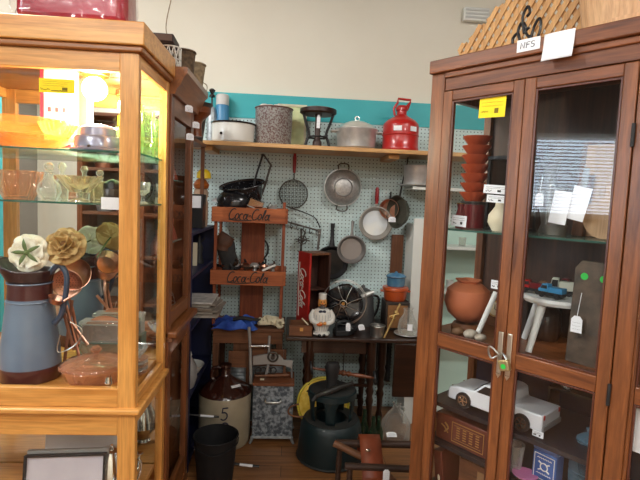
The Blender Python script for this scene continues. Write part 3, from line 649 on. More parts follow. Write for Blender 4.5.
# galvanized box with wringer
GX, GY = S(272, 440, 2.98).x, 2.985
t = thing('galvanized_box', 'spotted galvanized tin box with short legs and brown wooden lid', 'tin box', (GX, GY, 0))
hw = .122
SC_ = .94
part('body', MB().box(-hw, hw, -.10, .10, .045, .365), M('spotted zinc', hx(72, 80, 88), .5, .3, c2=hx(150, 158, 164), scale=55, thr=(.42, .62), bump=.1), t, bevel=.003)
part('lid', MB().box(-hw-.004, hw+.004, -.108, .104, .366, .384), wood('lid wood', hx(96, 52, 28), hx(140, 80, 44), 'X', .5, .1), t, bevel=.002)
part('base_rim', MB().box(-hw-.004, hw+.004, -.104, .104, .035, .05), GALV, t, bevel=.002)
for x in (-hw, hw):
    for y in (-.1, .1): part('foot', MB().tube([(x*.97, y, .045), (x*1.02, y, .02), (x*1.1, y*1.05, .005)], [.012, .009, .007]), GALV, t)
part('drawer_pull', MB().tube(sm([(-.045, -.10, .285), (-.04, -.118, .27), (.04, -.118, .27), (.045, -.10, .285)], 4), .007), STEEL, t)
part('paper_tag', MB().box(-.085, -.06, -.06, -.03, .3845, .386), CREAMP, t)
for x0 in (-hw+.0, .075):
    pass
# wringer frame standing behind/above the box
t = thing('clothes_wringer', 'grey cast metal wringer frame with wheel above the tin box', 'wringer', (GX, GY, .3855))
P = lambda x, y, Y=GY: S(x, y, Y)-Vector((GX, GY, .385))
GC = M('grey cast metal', (.36, .37, .37), .45, .7)
part('arm', MB().tube([P(249, 327), P(250, 345), P(251, 384)], [.010, .009, .012], flat=.6), GC, t)
part('arm', MB().tube([P(269.5, 336), P(269, 350), P(268, 366), P(264, 384)], [.009, .008, .009, .008], flat=.6), GC, t)
part('crossbar', MB().tube([P(250, 346.5), P(269, 346)], .010), SILV, t)
part('bracket', MB().prism([(P(253, 357).x, P(253, 356).z), (P(266, 354).x, P(266, 354).z), (P(280, 355).x, P(280, 355).z), (P(284, 360).x, P(284, 360).z), (P(293, 360).x, P(293, 360).z), (P(292, 369).x, P(292, 369).z), (P(284, 364).x, P(284, 365).z), (P(270, 364).x, P(270, 364).z), (P(253, 365).x, P(253, 365).z)], -.008, .008), GC, t, bevel=.002)
part('side_arm', MB().tube([P(291.5, 366), P(292, 385)], .006), GC, t)
c = P(273, 356); part('wheel', MB().ring(.03, .006, (c.x, -.02, c.z), RX(90)).cyl(.012, -.02, .02, mx=T(c.x, -.02, c.z) @ RX(90)), DWIRE, t)
m = MB()
for i in range(4):
    q = P(258+i*5, 372); m.ring(.02, .004, (q.x, .02, q.z), RX(90) @ RY(20), 20)
part('spring', m, DWIRE, t); part('spindle', MB().tube([P(255, 376, 2.95), P(289, 375, 2.95)], .007), OLDX, t)
# ================================================================== STONEWARE JUG, BUCKET
JX, JY = S(224, 440, 2.93).x, 2.93
t = thing('stoneware_jug', 'big grey stoneware jug with a glossy brown shoulder and number 5', 'jug', (JX, JY, 0))
part('body', MB().lathe([(0, 0), (.145, 0), (.152, .012), (.155, .05), (.158, .30), (.155, .315), (0, .315)], seg=48), M('salt glaze', hx(176, 164, 140), .38, c2=hx(160, 148, 124), scale=6, coat=.3), t)
part('shoulder', MB().lathe([(.157, .314), (.15, .33), (.12, .355), (.075, .385), (.042, .405), (.03, .42), (.028, .455), (.036, .465), (.034, .48), (0, .48)], seg=48), M('brown slip glaze', hx(58, 28, 20), .15, coat=.6), t)
part('loop_handle', MB().tube(sm([(-.03, 0, .46), (-.075, 0, .45), (-.085, 0, .40), (-.07, 0, .385)], 5), .012), MATS['brown slip glaze'], t)
m = MB(RZ(6)); write(m, '5', .075, .05, -.1595, .1, .004, .002, .235)
m.mx = RZ(6) @ T(.006, -.1595, .145); m.ring(.018, .004, mx=RX(90), c=(0, 0, .02), seg=20).tube([(0, 0, .0), (0, 0, -.035)], .004).tube([(-.018, 0, .0), (0, 0, -.012), (.018, 0, .0)], .003)
part('painted_mark', m, M('cobalt mark', hx(24, 28, 60), .4), t, label='dark number five and emblem')
part('paper_tag', MB().box(-.03, .03, -.001, .001, 0, .016, T(.075, -.085, .369) @ RZ(35) @ RX(-55)), PAPER, t, label='white paper label')
c = S(215, 470, 2.5); t = thing('coal_bucket', 'matte black bucket standing in front of the stoneware jug', 'bucket', (c.x, 2.5, 0))
BKT = M('matte black', (.004, .004, .005), .75)
part('body', MB().lathe([(0, 0), (.088, 0), (.092, .01), (.113, .275), (.117, .29), (.112, .29), (.085, .02), (0, .02)], seg=40), BKT, t)
part('rim', MB().ring(.116, .004, (0, 0, .29)), BKT, t)
part('bail', MB().tube(sm([(-.118, 0, .275), (-.105, -.06, .25), (0, -.119, .225), (.105, -.06, .25), (.118, 0, .275)], 6), .003), BKT, t)
t.scale = (1, 1, .86)
t = thing('marker_rod', 'black rod with white label sticking out from behind the black bucket', 'rod', S(248, 465, 2.56)); part('rod', MB().tube([(-.08, 0, .008), (.06, 0, -.008)], .007), BLKPL, t); part('label_sleeve', MB().tube([(-.045, -.001, .0035), (.025, -.001, -.0045)], .0076), PAPER, t, label='white sleeve')
t = thing('marker_rod', 'black rod with white label lying against the upper side of the stoneware jug', 'rod', S(204, 416, 2.72)); part('rod', MB().tube([(-.10, 0, .008), (.085, 0, -.004)], .006), BLKPL, t); part('label_sleeve', MB().tube([(-.02, -.001, .0025), (.055, -.001, -.0022)], .0067), PAPER, t, label='white sleeve')

# ================================================================== DARK TABLE
TZ = .665
t = thing('dark_table', 'very dark wooden table with turned legs under the fan and crates', 'table', (.40, 3.14, 0))
part('top', MB().box(-.40, .46, -.24, .27, TZ-.025, TZ), EBONY, t, bevel=.006)
part('apron', MB().box(-.30, .10, -.19, -.17, TZ-.11, TZ-.026), EBONY, t)
part('apron', MB().box(-.30, .10, .16, .18, TZ-.11, TZ-.026), EBONY, t)
legp = [(0, 0), (.018, 0), (.022, .04), (.015, .06), (.024, .1), (.016, .13), (.02, .22), (.026, .25), (.018, .28), (.026, .31), (.018, .34), (.03, .40), (.022, .43), (.03, .45), (.03, TZ-.026), (0, TZ-.026)]
for x in (-.25, .14):
    for y in (-.17, .17): part('leg', MB().lathe(legp, (x, y, 0), 16), EBONYZ, t)
part('gate_leg', MB().lathe(legp, (.23, -.05, 0), 16), EBONYZ, t)
part('stretcher', MB().box(-.25, .14, .155, .185, .12, .15), EBONY, t)
part('stretcher', MB().box(-.25, .14, -.18, -.16, .34, .355), EBONY, t)
part('drop_leaf', MB().box(.27, .45, -.235, -.215, .30, TZ-.03), EBONY, t, bevel=.003)
# spinning roller between black wheels hung in front of the legs
a = S(312, 368, 2.88); b = S(374, 378, 2.88); c = a.lerp(b, .5)
t = thing('turned_spindle', 'copper coloured turned wooden spindle between two dark wheels under the table', 'spindle', c)
d = (b-a)/2; L_ = d.length
mx = Matrix.Rotation(-math.atan2(d.z, d.x), 4, 'Y') @ RY(90)
part('rod', MB().lathe([(0, -L_), (.006, -L_), (.008, -L_*.7), (.013, -L_*.3), (.01, -.04), (.018, -.03), (.012, -.015), (.02, 0), (.012, .02), (.018, .035), (.01, .05), (.013, L_*.5), (.006, L_), (0, L_)], mx=mx, seg=16), wood('spindle wood', hx(96, 50, 30), hx(140, 82, 50), 'X', .35, .3), t)
for s_ in (-1, 1): part('wheel', MB().lathe([(.02, -.006), (.04, -.006), (.042, 0), (.04, .006), (.02, .006), (.02, -.006)], mx=T(d.x*s_*1.02, 0, d.z*s_) @ RY(82)), IRON, t)
part('hanger', MB().tube([(0, .0, .01), (0, .0, TZ-.06-c.z)], .003), IRON, t)
# red drink crate standing upright
c = S(312, 325, 3.16); t = thing('red_drink_crate', 'tall red lettered soda crate standing on end on the dark table', 'crate', (c.x, 3.17, TZ), rz=math.radians(-62))
REDC = M('crate red', hx(190, 34, 26), .5, c2=hx(168, 28, 22), scale=12); DIN = wood('crate inside', hx(44, 26, 20), hx(84, 48, 34), 'Z', .6, 0)
h = S(312, 252, 3.16).z-TZ
# local: face -y shows the red side (bottom of the crate), face +x shows the open mouth
R0 = thing
part('red_side', MB().box(-.075, .075, -.08, -.066, 0, h), REDC, t, bevel=.002)
part('far_side', MB().box(-.075, .075, .066, .08, 0, h), DIN, t, bevel=.002)
part('crate_floor', MB().box(-.075, -.062, -.065, .065, .012, h-.012), DIN, t)
part('end_board', MB().box(-.0615, .075, -.065, .065, h-.014, h), OLDX, t, bevel=.002); part('end_board', MB().box(-.0615, .075, -.065, .065, 0, .012), OLDX, t, bevel=.002)
part('divider', MB().box(-.06, .04, -.065, .065, h*.5, h*.5+.008), DIN, t)
m = MB(T(0, -.081, h*.52) @ RY(90)); write(m, 'Coca-Cola', .07, .26, 0, .3, .0036); m.mx = Matrix.Identity(4)
m.tube([(-.05, -.0805, h*.86), (-.055, -.0805, h*.5), (-.045, -.0805, h*.14)], .004, 5)
part('lettering', m, ENAM, t, label='white script lettering running down the side')
c = S(298, 328, 3.0); t = thing('small_wooden_box', 'little dark brown box at the left end of the dark table', 'box', (c.x+.02, 3.0, TZ))
m = MB(); m.box(-.075, .065, -.07, -.06, 0, .065).box(-.075, .065, .06, .07, 0, .065).box(-.075, -.065, -.0595, .0595, 0, .065).box(.055, .065, -.0595, .0595, 0, .065).box(-.064, .054, -.0595, .0595, 0, .008); part('body', m, OLDX, t, bevel=.001); part('clasp', MB().box(-.01, .01, -.074, -.07, .03, .05), BRASS, t)
a = S(305, 322, 2.97)-c; single('yellow_pencil', MB().tube([(-.02, 0, .02), (.02, 0, -.02)], .004), CREAMP, 'short cream stick propped against the little brown box', 'stick', S(305, 321.5, 2.93))
# chef jar
c = S(321, 333, 2.98); t = chef = thing('chef_cookie_jar', 'plump ceramic chef cookie jar in white with hat, moustache and bow tie', 'cookie jar', (c.x, 2.97, TZ))
WC = M('chef white', hx(224, 222, 214), .25, coat=.4)
part('base', MB().lathe([(0, 0), (.045, 0), (.062, .008), (.06, .016), (.05, .022), (0, .022)], ripple=.06, nr=9, seg=54), WC, t)
part('body', MB().lathe([(0, .02), (.045, .021), (.058, .05), (.073, .1), (.072, .135), (.055, .155), (.03, .165), (0, .165)], sy=.85, seg=48), WC, t)
m = MB()
for i in range(20):
    a = 2*PI*i/20; m.tube([(r_*1.005*math.cos(a), r_*.855*math.sin(a), z) for r_, z in ((.05, .03), (.058, .05), (.0665, .075), (.073, .1), (.072, .13))], .0011, 4)
part('stripe', m, M('stripe grey', hx(110, 120, 136), .5), t)
for s_ in (-1, 1): part('arm', MB().tube(sm([(s_*.056, 0, .145), (s_*.078, -.012, .115), (s_*.066, -.045, .09), (s_*.022, -.066, .082)], 5), [.018]*5+[.02]*5+[.016]*5+[.011], 12), WC, t)
part('hand', MB().ball(.012, (-.012, -.070, .082), sc=(1.4, .8, .9)).ball(.012, (.02, -.070, .084), sc=(1.2, .8, .9)), M('chef skin', hx(214, 150, 80), .3), t)
part('spoon_plate', MB().ball(.014, (-.02, -.075, .078), sc=(1.6, .5, .7)), M('orange enamel', hx(212, 104, 40), .3), t)
part('head', MB().lathe([(0, .158), (.018, .162), (.03, .175), (.033, .195), (.03, .212), (.026, .225), (0, .225)], sy=.92), MATS['chef skin'], t)
m = MB()
for s_ in (-1, 1): m.ball(.004, (s_*.011, -.0285, .204), seg=10, n=6)
part('eye', m, INK, t); part('nose', MB().ball(.0065, (0, -.033, .196), sc=(1, 1, .9)), MATS['orange enamel'], t)
m = MB()
for s_ in (-1, 1): m.tube(sm([(0, -.032, .187), (s_*.012, -.033, .186), (s_*.024, -.026, .191)], 4), [.004]*7+[.002]*2)
part('moustache', m, M('moustache brown', hx(70, 40, 26), .5), t); part('beard', MB().ball(.02, (0, -.018, .171), sc=(1.2, .8, .6)), M('beard grey', hx(84, 80, 80), .5), t)
part('hat', MB().lathe([(.0275, .218), (.029, .226), (.029, .243), (.031, .247), (.028, .252), (0, .254)], ripple=.015, nr=12, seg=48), WC, t)
m = MB(); 
for s_ in (-1, 1): m.ball(.011, (s_*.013, -.05, .15), sc=(1.3, .5, .8))
m.ball(.005, (0, -.053, .15)); part('bow_tie', m, M('navy', hx(26, 34, 56), .5), t)
for s_ in (-1, 1): part('shoe', MB().ball(.014, (s_*.016, -.055, .009), sc=(1, 1.3, .6)), BLACK, t)
chef.scale = (.84, .9, 1.03)
# fan
FY = 3.10; c = S(345, 302, FY); t = thing('desk_fan', 'antique black desk fan with a bright wire cage on the dark table', 'fan', (c.x+.01, FY, TZ))
fz = c.z-TZ+.005; mh = T(-.01, 0, fz) @ RZ(-14)
part('base', MB().lathe([(0, 0), (.075, 0), (.08, .01), (.07, .025), (.03, .045), (.014, .06), (.014, fz-.02), (0, fz-.02)]), BLACK, t)
part('motor', MB(mh).lathe([(0, -.10), (.03, -.10), (.042, -.08), (.045, -.02), (.03, 0), (0, 0)], mx=RX(-90) @ Matrix.Scale(-1, 4, (0, 0, 1))), BLACK, t)
for k in range(4):
    a = k*PI/2+.4; m = MB(mh @ T(0, -.025, 0) @ RY(math.degrees(a)))
    m.grid(lambda u_, v_: ((.02+u_*.10), -.012+.03*(v_-.5)*1.0, (v_-.5)*.14*(.35+math.sin(PI*min(u_*.9+.1, 1))*.9)), 8, 6); part('blade', m, BLACK, t, solid=.003)
m = MB(mh); m.ring(.14, .003, (0, -.005, 0), RX(90)).ring(.14, .0022, (0, -.05, 0), RX(90)).ring(.022, .003, (0, -.082, 0), RX(90))
for k in range(8):
    a = 2*PI*k/8; ca, sa = math.cos(a), math.sin(a); cb, sb = math.cos(a+.35), math.sin(a+.35)
    m.tube(sm([(.02*ca, -.082, .02*sa), (.07*cb, -.078, .07*sb), (.12*cb, -.062, .12*sb), (.14*cb, -.03, .14*sb), (.14*cb, .0, .14*sb)], 4), .0015, 5)
part('cage', m, WIRE, t); part('cage_badge', MB(mh).cyl(.011, .08, .086, mx=RX(90)), BRASS, t)
price_tag('white tag at the foot of the desk fan', S(348, 331, 2.95), .028, .05, tilt=-5)
# flat iron
c = S(343, 332, 3.0); t = thing('flat_iron', 'old black clothes iron lying in front of the desk fan', 'iron', (c.x-.0, 2.985, TZ), rz=math.radians(14))
part('sole', MB().prism([(-.06, -.035), (.02, -.04), (.075, 0), (.02, .04), (-.06, .035)], 0, .035, 'XY'), IRON, t, bevel=.005)
part('handle', MB().tube(sm([(-.045, 0, .035), (-.045, 0, .075), (.0, 0, .085), (.03, 0, .075), (.03, 0, .035)], 4), .008), IRON, t)
price_tag('white tag propped between the iron and the metal cup', S(362, 330, 2.94), .045, .035, rz=.5, tilt=-25)
# coffee pot
c = S(361, 322, 3.26); t = thing('coffee_pot', 'dark grey coffee pot with pale spout behind the fan', 'coffee pot', (c.x+.005, 3.27, TZ))
part('body', MB().lathe([(0, 0), (.085, 0), (.088, .02), (.07, .2), (.066, .21), (0, .21)]), M('dull pewter', (.12, .12, .12), .45, .6), t)
part('lid', MB().lathe([(.067, .21), (.05, .235), (.015, .25), (.012, .265), (0, .268)]), MATS['dull pewter'], t)
part('spout', MB().tube([(-.05, -.04, .17), (.02, -.075, .22), (.06, -.07, .235)], [.02, .018, .012]), M('pale metal', (.6, .6, .56), .35, .6), t)
part('handle', MB().tube(sm([(.066, 0, .2), (.11, 0, .18), (.105, 0, .1), (.08, 0, .05)], 5), .008), BLACK, t)
c = S(377, 338, 2.97); t = thing('metal_cup', 'short dull metal cup near the front edge of the dark table', 'cup', (c.x, 2.97, TZ)); part('body', MB().lathe([(0, 0), (.042, 0), (.044, .06), (.048, .068), (.045, .068), (.04, .006), (0, .006)]), M('dull tin', (.3, .29, .27), .35, .85), t); part('rim', MB().ring(.0465, .003, (0, 0, .068)), STEEL, t)
# brown box, orange pot and blue pot
c = S(395, 322, 3.18); bx = c.x-.005; zt = S(395, 303, 3.10).z
t = thing('radio_box', 'small brown cabinet box with dark edges under the orange pot', 'box', (bx, 3.2, TZ)); hh = zt-TZ
part('case', MB().box(-.075, .085, -.08, .08, 0, hh), M('dark case', hx(44, 34, 28), .5), t, bevel=.004); part('front_cloth', MB().box(-.06, .07, -.083, -.0805, .015, hh-.02), M('tan cloth', hx(140, 96, 52), .8, c2=hx(120, 80, 44), scale=30), t)
OP = M('orange enamel pot', hx(188, 84, 36), .3, coat=.3, c2=hx(168, 68, 28), scale=8)
t = thing('orange_pot', 'rust orange enamel pot stacked on the brown box', 'pot', (bx, 3.2, TZ+hh))
part('body', MB().lathe([(0, 0), (.065, 0), (.072, .01), (.078, .065), (.086, .07), (.086, .078), (.075, .078), (.068, .012), (0, .008)]), OP, t); part('lid', MB().lathe([(.088, .078), (.085, .09), (.06, .094), (0, .094)]), OP, t)
for s_ in (-1, 1): part('handle', MB().tube([(s_*.078, -.02, .06), (s_*.098, -.015, .062), (s_*.098, .015, .062), (s_*.078, .02, .06)], .005), OP, t)
BP = M('blue enamel pot', hx(58, 112, 150), .25, c2=hx(90, 142, 172), scale=16, coat=.4)
t = thing('blue_pot', 'small blue enamel pot with lid, topmost of the stack on the table', 'pot', (bx, 3.2, TZ+hh+.095))
part('body', MB().lathe([(0, 0), (.055, 0), (.06, .008), (.062, .06), (.064, .063), (0, .063)]), BP, t); part('lid', MB().lathe([(.067, .063), (.064, .072), (.045, .083), (.01, .09), (.008, .098), (0, .1)]), BP, t)
part('rim', MB().ring(.065, .003, (0, 0, .063)), M('navy rim', hx(20, 36, 66), .3), t)
# brass tube
a = S(384, 338, 2.93); b = S(400, 304, 3.03); c = a.copy(); t = thing('brass_rod', 'brass rod with fittings leaning diagonally beside the glass jar', 'rod', c)
m = MB(); m.tube([(0, 0, 0), b-a], .007); part('rod', m, BRASS, t)
d = (b-a); 
for f_ in (.55, .7): part('fitting', MB().tube([d*f_, d*(f_+.08)], .014), BRASS, t)
part('valve', MB().tube([d*.62+Vector((-.03, 0, -.0)), d*.62+Vector((.03, 0, .02))], .007), BRASS, t)
# glass jar on plate
c = S(403, 338, 3.0); t = thing('glass_cloche', 'rounded clear glass jar on a grey dish by the cherry cabinet', 'jar', (c.x+.03, 3.02, TZ+.012)); part('jar', MB().lathe([(0, 0), (.055, 0), (.062, .03), (.055, .08), (.03, .12), (.028, .15), (.033, .155)]), CLEAR, t); part('label_patch', MB().box(-.016, .016, -.062, -.061, .03, .07), PAPER, t)
single('grey_dish', MB().lathe([(0, 0), (.05, 0), (.085, .008), (.084, .012), (.05, .0035), (0, .0035)]), ALU, 'shallow grey dish under the clear glass jar', 'dish', (c.x+.03, 3.02, TZ+.001))

# ================================================================== THINGS UNDER AND BEFORE THE TABLE
GRN = M('dark green stool paint', hx(6, 30, 34), .5, coat=.08); RUB = M('ribbed rubber', (.02, .021, .02), .7)
kx = S(330, 445, 2.76).x; t = thing('step_stool', 'round dark green rolling step stool with open sides', 'step stool', (kx, 2.76, 0))
part('skirt', MB().lathe([(.190, .012), (.193, .02), (.178, .19), (.163, .228), (.158, .232), (.153, .225), (.168, .18), (.18, .02)], seg=48), GRN, t)
part('bumper', MB().ring(.192, .007, (0, 0, .012)), MATS['ribbed rubber'], t)
part('step', MB().lathe([(.09, .226), (.157, .230), (.157, .237), (.09, .236), (.09, .226)], seg=48), RUB, t)
part('core', MB().lathe([(.085, .03), (.09, .225), (.085, .236), (.08, .225), (.08, .03)], seg=40), GRN, t)
for a in (262, 335, 200, 60, 120):
    a_ = math.radians(a); ca, sa = math.cos(a_), math.sin(a_); rr = .118
    part('leg', MB().grid(lambda u_, v_: ((rr+.018*v_)*math.cos(a_+(u_-.5)*(.44+.5*max(0, v_-.55)**1.3*2)), (rr+.018*v_)*math.sin(a_+(u_-.5)*(.44+.5*max(0, v_-.55)**1.3*2)), .236+v_*.145), 8, 8), GRN, t, solid=.005)
part('seat_rim', MB().lathe([(.125, .408), (.140, .402), (.143, .372), (.137, .368), (.13, .395), (.12, .400)], seg=44), GRN, t)
part('seat', MB().lathe([(0, .412), (.12, .412), (.13, .406), (.12, .400), (0, .400)], seg=44), RUB, t)
# meat grinder on stool
t = thing('meat_grinder', 'black cast iron hand grinder lying on the green stool', 'grinder', (kx-.01, 2.72, .4135))
part('hopper', MB().lathe([(0, 0), (.035, 0), (.03, .03), (.036, .09), (.045, .135), (.035, .16), (0, .165)], sy=.8, c=(.0, 0, 0)), IRON, t)
part('arm', MB().tube(sm([(-.09, -.06, -.012), (-.03, -.07, .015), (.05, -.04, .035), (.12, -.0, .04)], 5), [.016]*5+[.018]*5+[.013]*6, 10), M('worn black iron', (.035, .033, .03), .4, .4), t)
part('crank', MB().tube([(-.09, -.06, -.012), (-.11, -.065, -.04)], .014), IRON, t)
# yellow disc
c = S(326, 402, 2.92); t = thing('yellow_tray', 'round mottled yellow tray leaning upright behind the green stool', 'tray', (c.x-.015, 2.925, .07), rot=(math.radians(-6), 0, 0))
part('disc', MB().cyl(.158, -.004, .004, mx=T(0, 0, .17) @ RX(90), seg=48), M('mottled yellow', hx(214, 170, 40), .45, c2=hx(236, 206, 96), scale=30), t)
part('rim', MB().ring(.158, .008, (0, -.003, .17), RX(90), 48), M('tray rim yellow', hx(196, 180, 60), .4), t)
t = thing('wicker_loop', 'thin brown cane loop on the floor left of the stool', 'cane', S(302, 412, 2.85)); part('cane', MB().tube(sm([(-.02, .0, .05), (-.07, 0, .03), (-.08, 0, -.01), (-.03, 0, -.03), (.03, 0, -.025)], 5), .005), OLDX, t)
# bottles under table
for i, (px, py, h_) in enumerate(((358, 428, .2), (366, 430, .24), (374, 426, .22), (381, 428, .2))):
    c = S(px, py, 2.78); single('green_bottle', MB().lathe([(0, 0), (.026, 0), (.028, .01), (.028, h_*.55), (.012, h_*.75), (.011, h_), (0, h_)]), BOTTLE, 'slim dark green glass bottle standing under the table', 'bottle', (c.x, 2.80+.05*(i % 2), 0), group='green bottles under the table')
c = S(398, 420, 2.9); t = thing('glass_jug', 'large clear glass jug on the floor under the table', 'jug', (c.x, 2.95, 0)); part('body', MB().lathe([(0, 0), (.08, 0), (.09, .02), (.09, .12), (.06, .17), (.025, .21), (.022, .24), (.028, .245)]), CLEAR, t); part('ring_handle', MB().ring(.015, .005, (.035, 0, .205), RX(90), 14), CLEAR, t)
c = S(408, 345, 3.2); single('black_coat', MB().grid(lambda u_, v_: (u_*.16-.08, .02*math.sin(u_*12), -.38*v_+.0), 16, 4), DCL, 'dark cloth hanging below the right end of the table', 'cloth', (.66, 3.34, .62), solid=.01)
# folding stool with leather strap (bottom right of the nook)
LOG = wood('log wood', hx(36, 22, 16), hx(70, 44, 30), 'X', .6, 0)
c0 = S(372, 446, 2.3); t = thing('leather_strap_stool', 'low rustic wooden rail stool with a riveted brown leather strap', 'stool', (c0.x, 2.3, 0))
P = lambda x, y, Y: S(x, y, Y)-Vector((c0.x, 2.3, 0))
a, b = P(337, 443, 2.34), P(425, 445, 2.34); part('rail', MB().tube([a, b], .018, 12), LOG, t)
part('rail', MB().tube([P(345, 466, 2.2), P(430, 470, 2.2)], .016, 12), LOG, t)
part('leg', MB().tube(sm([P(334, 443, 2.3), P(352, 452, 2.27), P(380, 468, 2.24), P(410, 500, 2.2)], 4), [.017]*13, 10), wood('branch wood', hx(84, 50, 30), hx(128, 84, 52), 'X', .6, 0), t)
for (x, y, Y) in ((340, 446, 2.34), (424, 447, 2.34), (350, 468, 2.2), (428, 472, 2.2)):
    q = P(x, y, Y); part('leg', MB().tube([(q.x, q.y, q.z), (q.x*1.04, q.y, 0)], .014, 10), LOG, t)
STR = M('strap leather', hx(140, 66, 36), .5, c2=hx(112, 50, 28), scale=9, bump=.15)
x0, x1 = P(360, 440, 2.3).x, P(381, 440, 2.3).x; zt_ = P(370, 438, 2.3).z
def strapfn(u_, v_):
    path = [(2.375-2.3, zt_-.14), (2.366-2.3, zt_-.03), (2.345-2.3, zt_-.006), (2.315-2.3, zt_-.012), (2.25-2.3, zt_-.06), (2.20-2.3, zt_-.10), (2.175-2.3, zt_-.13), (2.175-2.3, zt_-.26)]
    k = v_*(len(path)-1); i = min(int(k), len(path)-2); f_ = k-i
    return (x0+(x1-x0)*u_, path[i][0]*(1-f_)+path[i+1][0]*f_, path[i][1]*(1-f_)+path[i+1][1]*f_)
part('leather_strap', MB().grid(strapfn, 2, 28), STR, t, solid=.006)
q = P(371, 460, 2.14); part('rivet', MB().ball(.010, (q.x, -.075, q.z), sc=(1.2, .5, .8)), SILV, t, label='silver rivet')
price_tag('white tag on the end of the rustic wooden stool rail', S(392, 437, 2.30), .05, .03, tilt=-65)
price_tag('white tag hanging low beside the leather strap', S(386, 480, 2.14), .03, .05, rz=0, tilt=0)
# ================================================================== OAK DISPLAY CABINET (left)
FY0, BY = 1.65, 2.05; XR, XL = -.503, -1.33
t = oak = thing('oak_display_cabinet', 'honey oak glass display cabinet with mirrored back on the left', 'display cabinet', ((XR+XL)/2, 1.85, 0))
ox, oy = (XR+XL)/2, 1.85
def B(x0, x1, y0, y1, z0, z1): return MB().box(x0-ox, x1-ox, y0-oy, y1-oy, z0, z1)
pw = .06
part('front_post', B(XR-pw, XR, FY0, FY0+.03, .06, 1.942), OAKV, t, bevel=.002)
part('front_post', B(XL, XL+pw, FY0, FY0+.03, .06, 1.942), OAKV, t, bevel=.002)
part('back_post', B(XR-.03, XR, BY-.035, BY, .06, 1.942), OAKV, t, bevel=.002)
part('back_post', B(XL, XL+.03, BY-.035, BY, .06, 1.942), OAKV, t, bevel=.002)
part('front_rail', B(XL+pw, XR-pw, FY0+.002, FY0+.028, 1.882, 1.942), OAKH, t, bevel=.002)
part('front_rail', B(XL+pw, XR-pw, FY0+.002, FY0+.028, .765, .83), OAKH, t, bevel=.002)
part('front_rail', B(XL+pw, XR-pw, FY0+.002, FY0+.028, .665, .739), OAKH, t, bevel=.002)
part('front_rail', B(XL+pw, XR-pw, FY0+.002, FY0+.028, .08, .16), OAKH, t, bevel=.002)
for z0, z1 in ((1.90, 1.942), (.77, .80), (.70, .739), (.08, .16)):
    part('side_rail', B(XR-.022, XR-.002, FY0+.03, BY-.035, z0, z1), OAKY, t, bevel=.0015)
    part('side_rail', B(XL+.002, XL+.022, FY0+.03, BY-.035, z0, z1), OAKY, t, bevel=.0015)
part('ledge_molding', B(XL-.02, XR+.018, FY0-.018, BY, .744, .764), OAKH, t, bevel=.006)
part('ledge_molding', B(XL-.01, XR+.008, FY0-.008, BY, .7395, .7438), OAKH, t)
part('cornice', B(XL-.022, XR+.022, FY0-.022, BY+.0, 1.962, 2.035), OAKH, t, bevel=.004)
part('cornice_bead', B(XL-.014, XR+.014, FY0-.014, BY, 1.9425, 1.9615), wood('oak bead', hx(130, 76, 36), hx(172, 112, 56), 'X'), t, bevel=.005)
part('plinth', B(XL, XR, FY0+.01, BY, 0, .06), OAKH, t)
part('cabinet_floor', B(XL+.031, XR-.031, FY0+.031, BY-.036, .785, .811), OAKH, t)
part('cabinet_floor', B(XL+.031, XR-.031, FY0+.031, BY-.036, .34, .36), OAKH, t)
part('mirror_back', B(XL+.031, XR-.031, BY-.03, BY-.024, .16, 1.94), MIRROR, t, flat=True)
part('glass_pane', B(XL+pw, XR-pw, FY0+.012, FY0+.016, .83, 1.882), GL, t, flat=True)
part('glass_pane', B(XL+pw, XR-pw, FY0+.012, FY0+.016, .16, .665), GL, t, flat=True)
part('glass_pane', B(XR-.014, XR-.010, FY0+.03, BY-.035, .80, 1.90), GL, t, flat=True)
part('glass_pane', B(XR-.014, XR-.010, FY0+.03, BY-.035, .16, .70), GL, t, flat=True)
LZ = .3605
Z1, Z2, Z3 = 1.632, 1.455, .812
for z in (Z1, Z2):
    q = part('glass_shelf', B(XL+.026, XR-.018, FY0+.05, BY-.034, z-.006, z), GSH, t, flat=True)
    part('shelf_edge', B(XL+.026, XR-.018, FY0+.048, FY0+.0498, z-.006, z), GEDGE, q, flat=True)
    part('shelf_edge', B(XR-.0178, XR-.016, FY0+.05, BY-.034, z-.006, z), GEDGE, q, flat=True)
part('shelf_pin', B(XR-.03, XR-.022, FY0+.031, FY0+.048, Z1-.012, Z1-.0065), STEEL, t)
# lamp of the cabinet
lx, ly = -.715, 1.84
lp = part('lamp_housing', MB(T(lx-ox, ly-oy, 0)).lathe([(0, 1.925), (.05, 1.925), (.05, 1.905), (.045, 1.905)], seg=24), BRASS, t)
lb = part('lamp_bulb', MB(T(lx-ox, ly-oy, 0)).ball(.042, (0, 0, 1.860)), emit('bulb glow', (1, .86, .6), 30), t)
ld = bpy.data.lights.new('cabinet_lamp', 'POINT'); ld.energy = 13; ld.color = (1, .88, .68); ld.shadow_soft_size = .03
lo = bpy.data.objects.new('cabinet_lamp', ld); COL.objects.link(lo); lo.location = (lx, ly, 1.81)
#lb2 = part('lamp_bulb', MB(T(-1.24-ox, ly-oy, 0)).ball(.03, (0, 0, 1.872)), MATS['bulb glow'], t)
#lo2 = bpy.data.objects.new('cabinet_lamp', ld.copy()); COL.objects.link(lo2); lo2.location = (-1.24, ly, 1.825); lo2.data.energy = 7

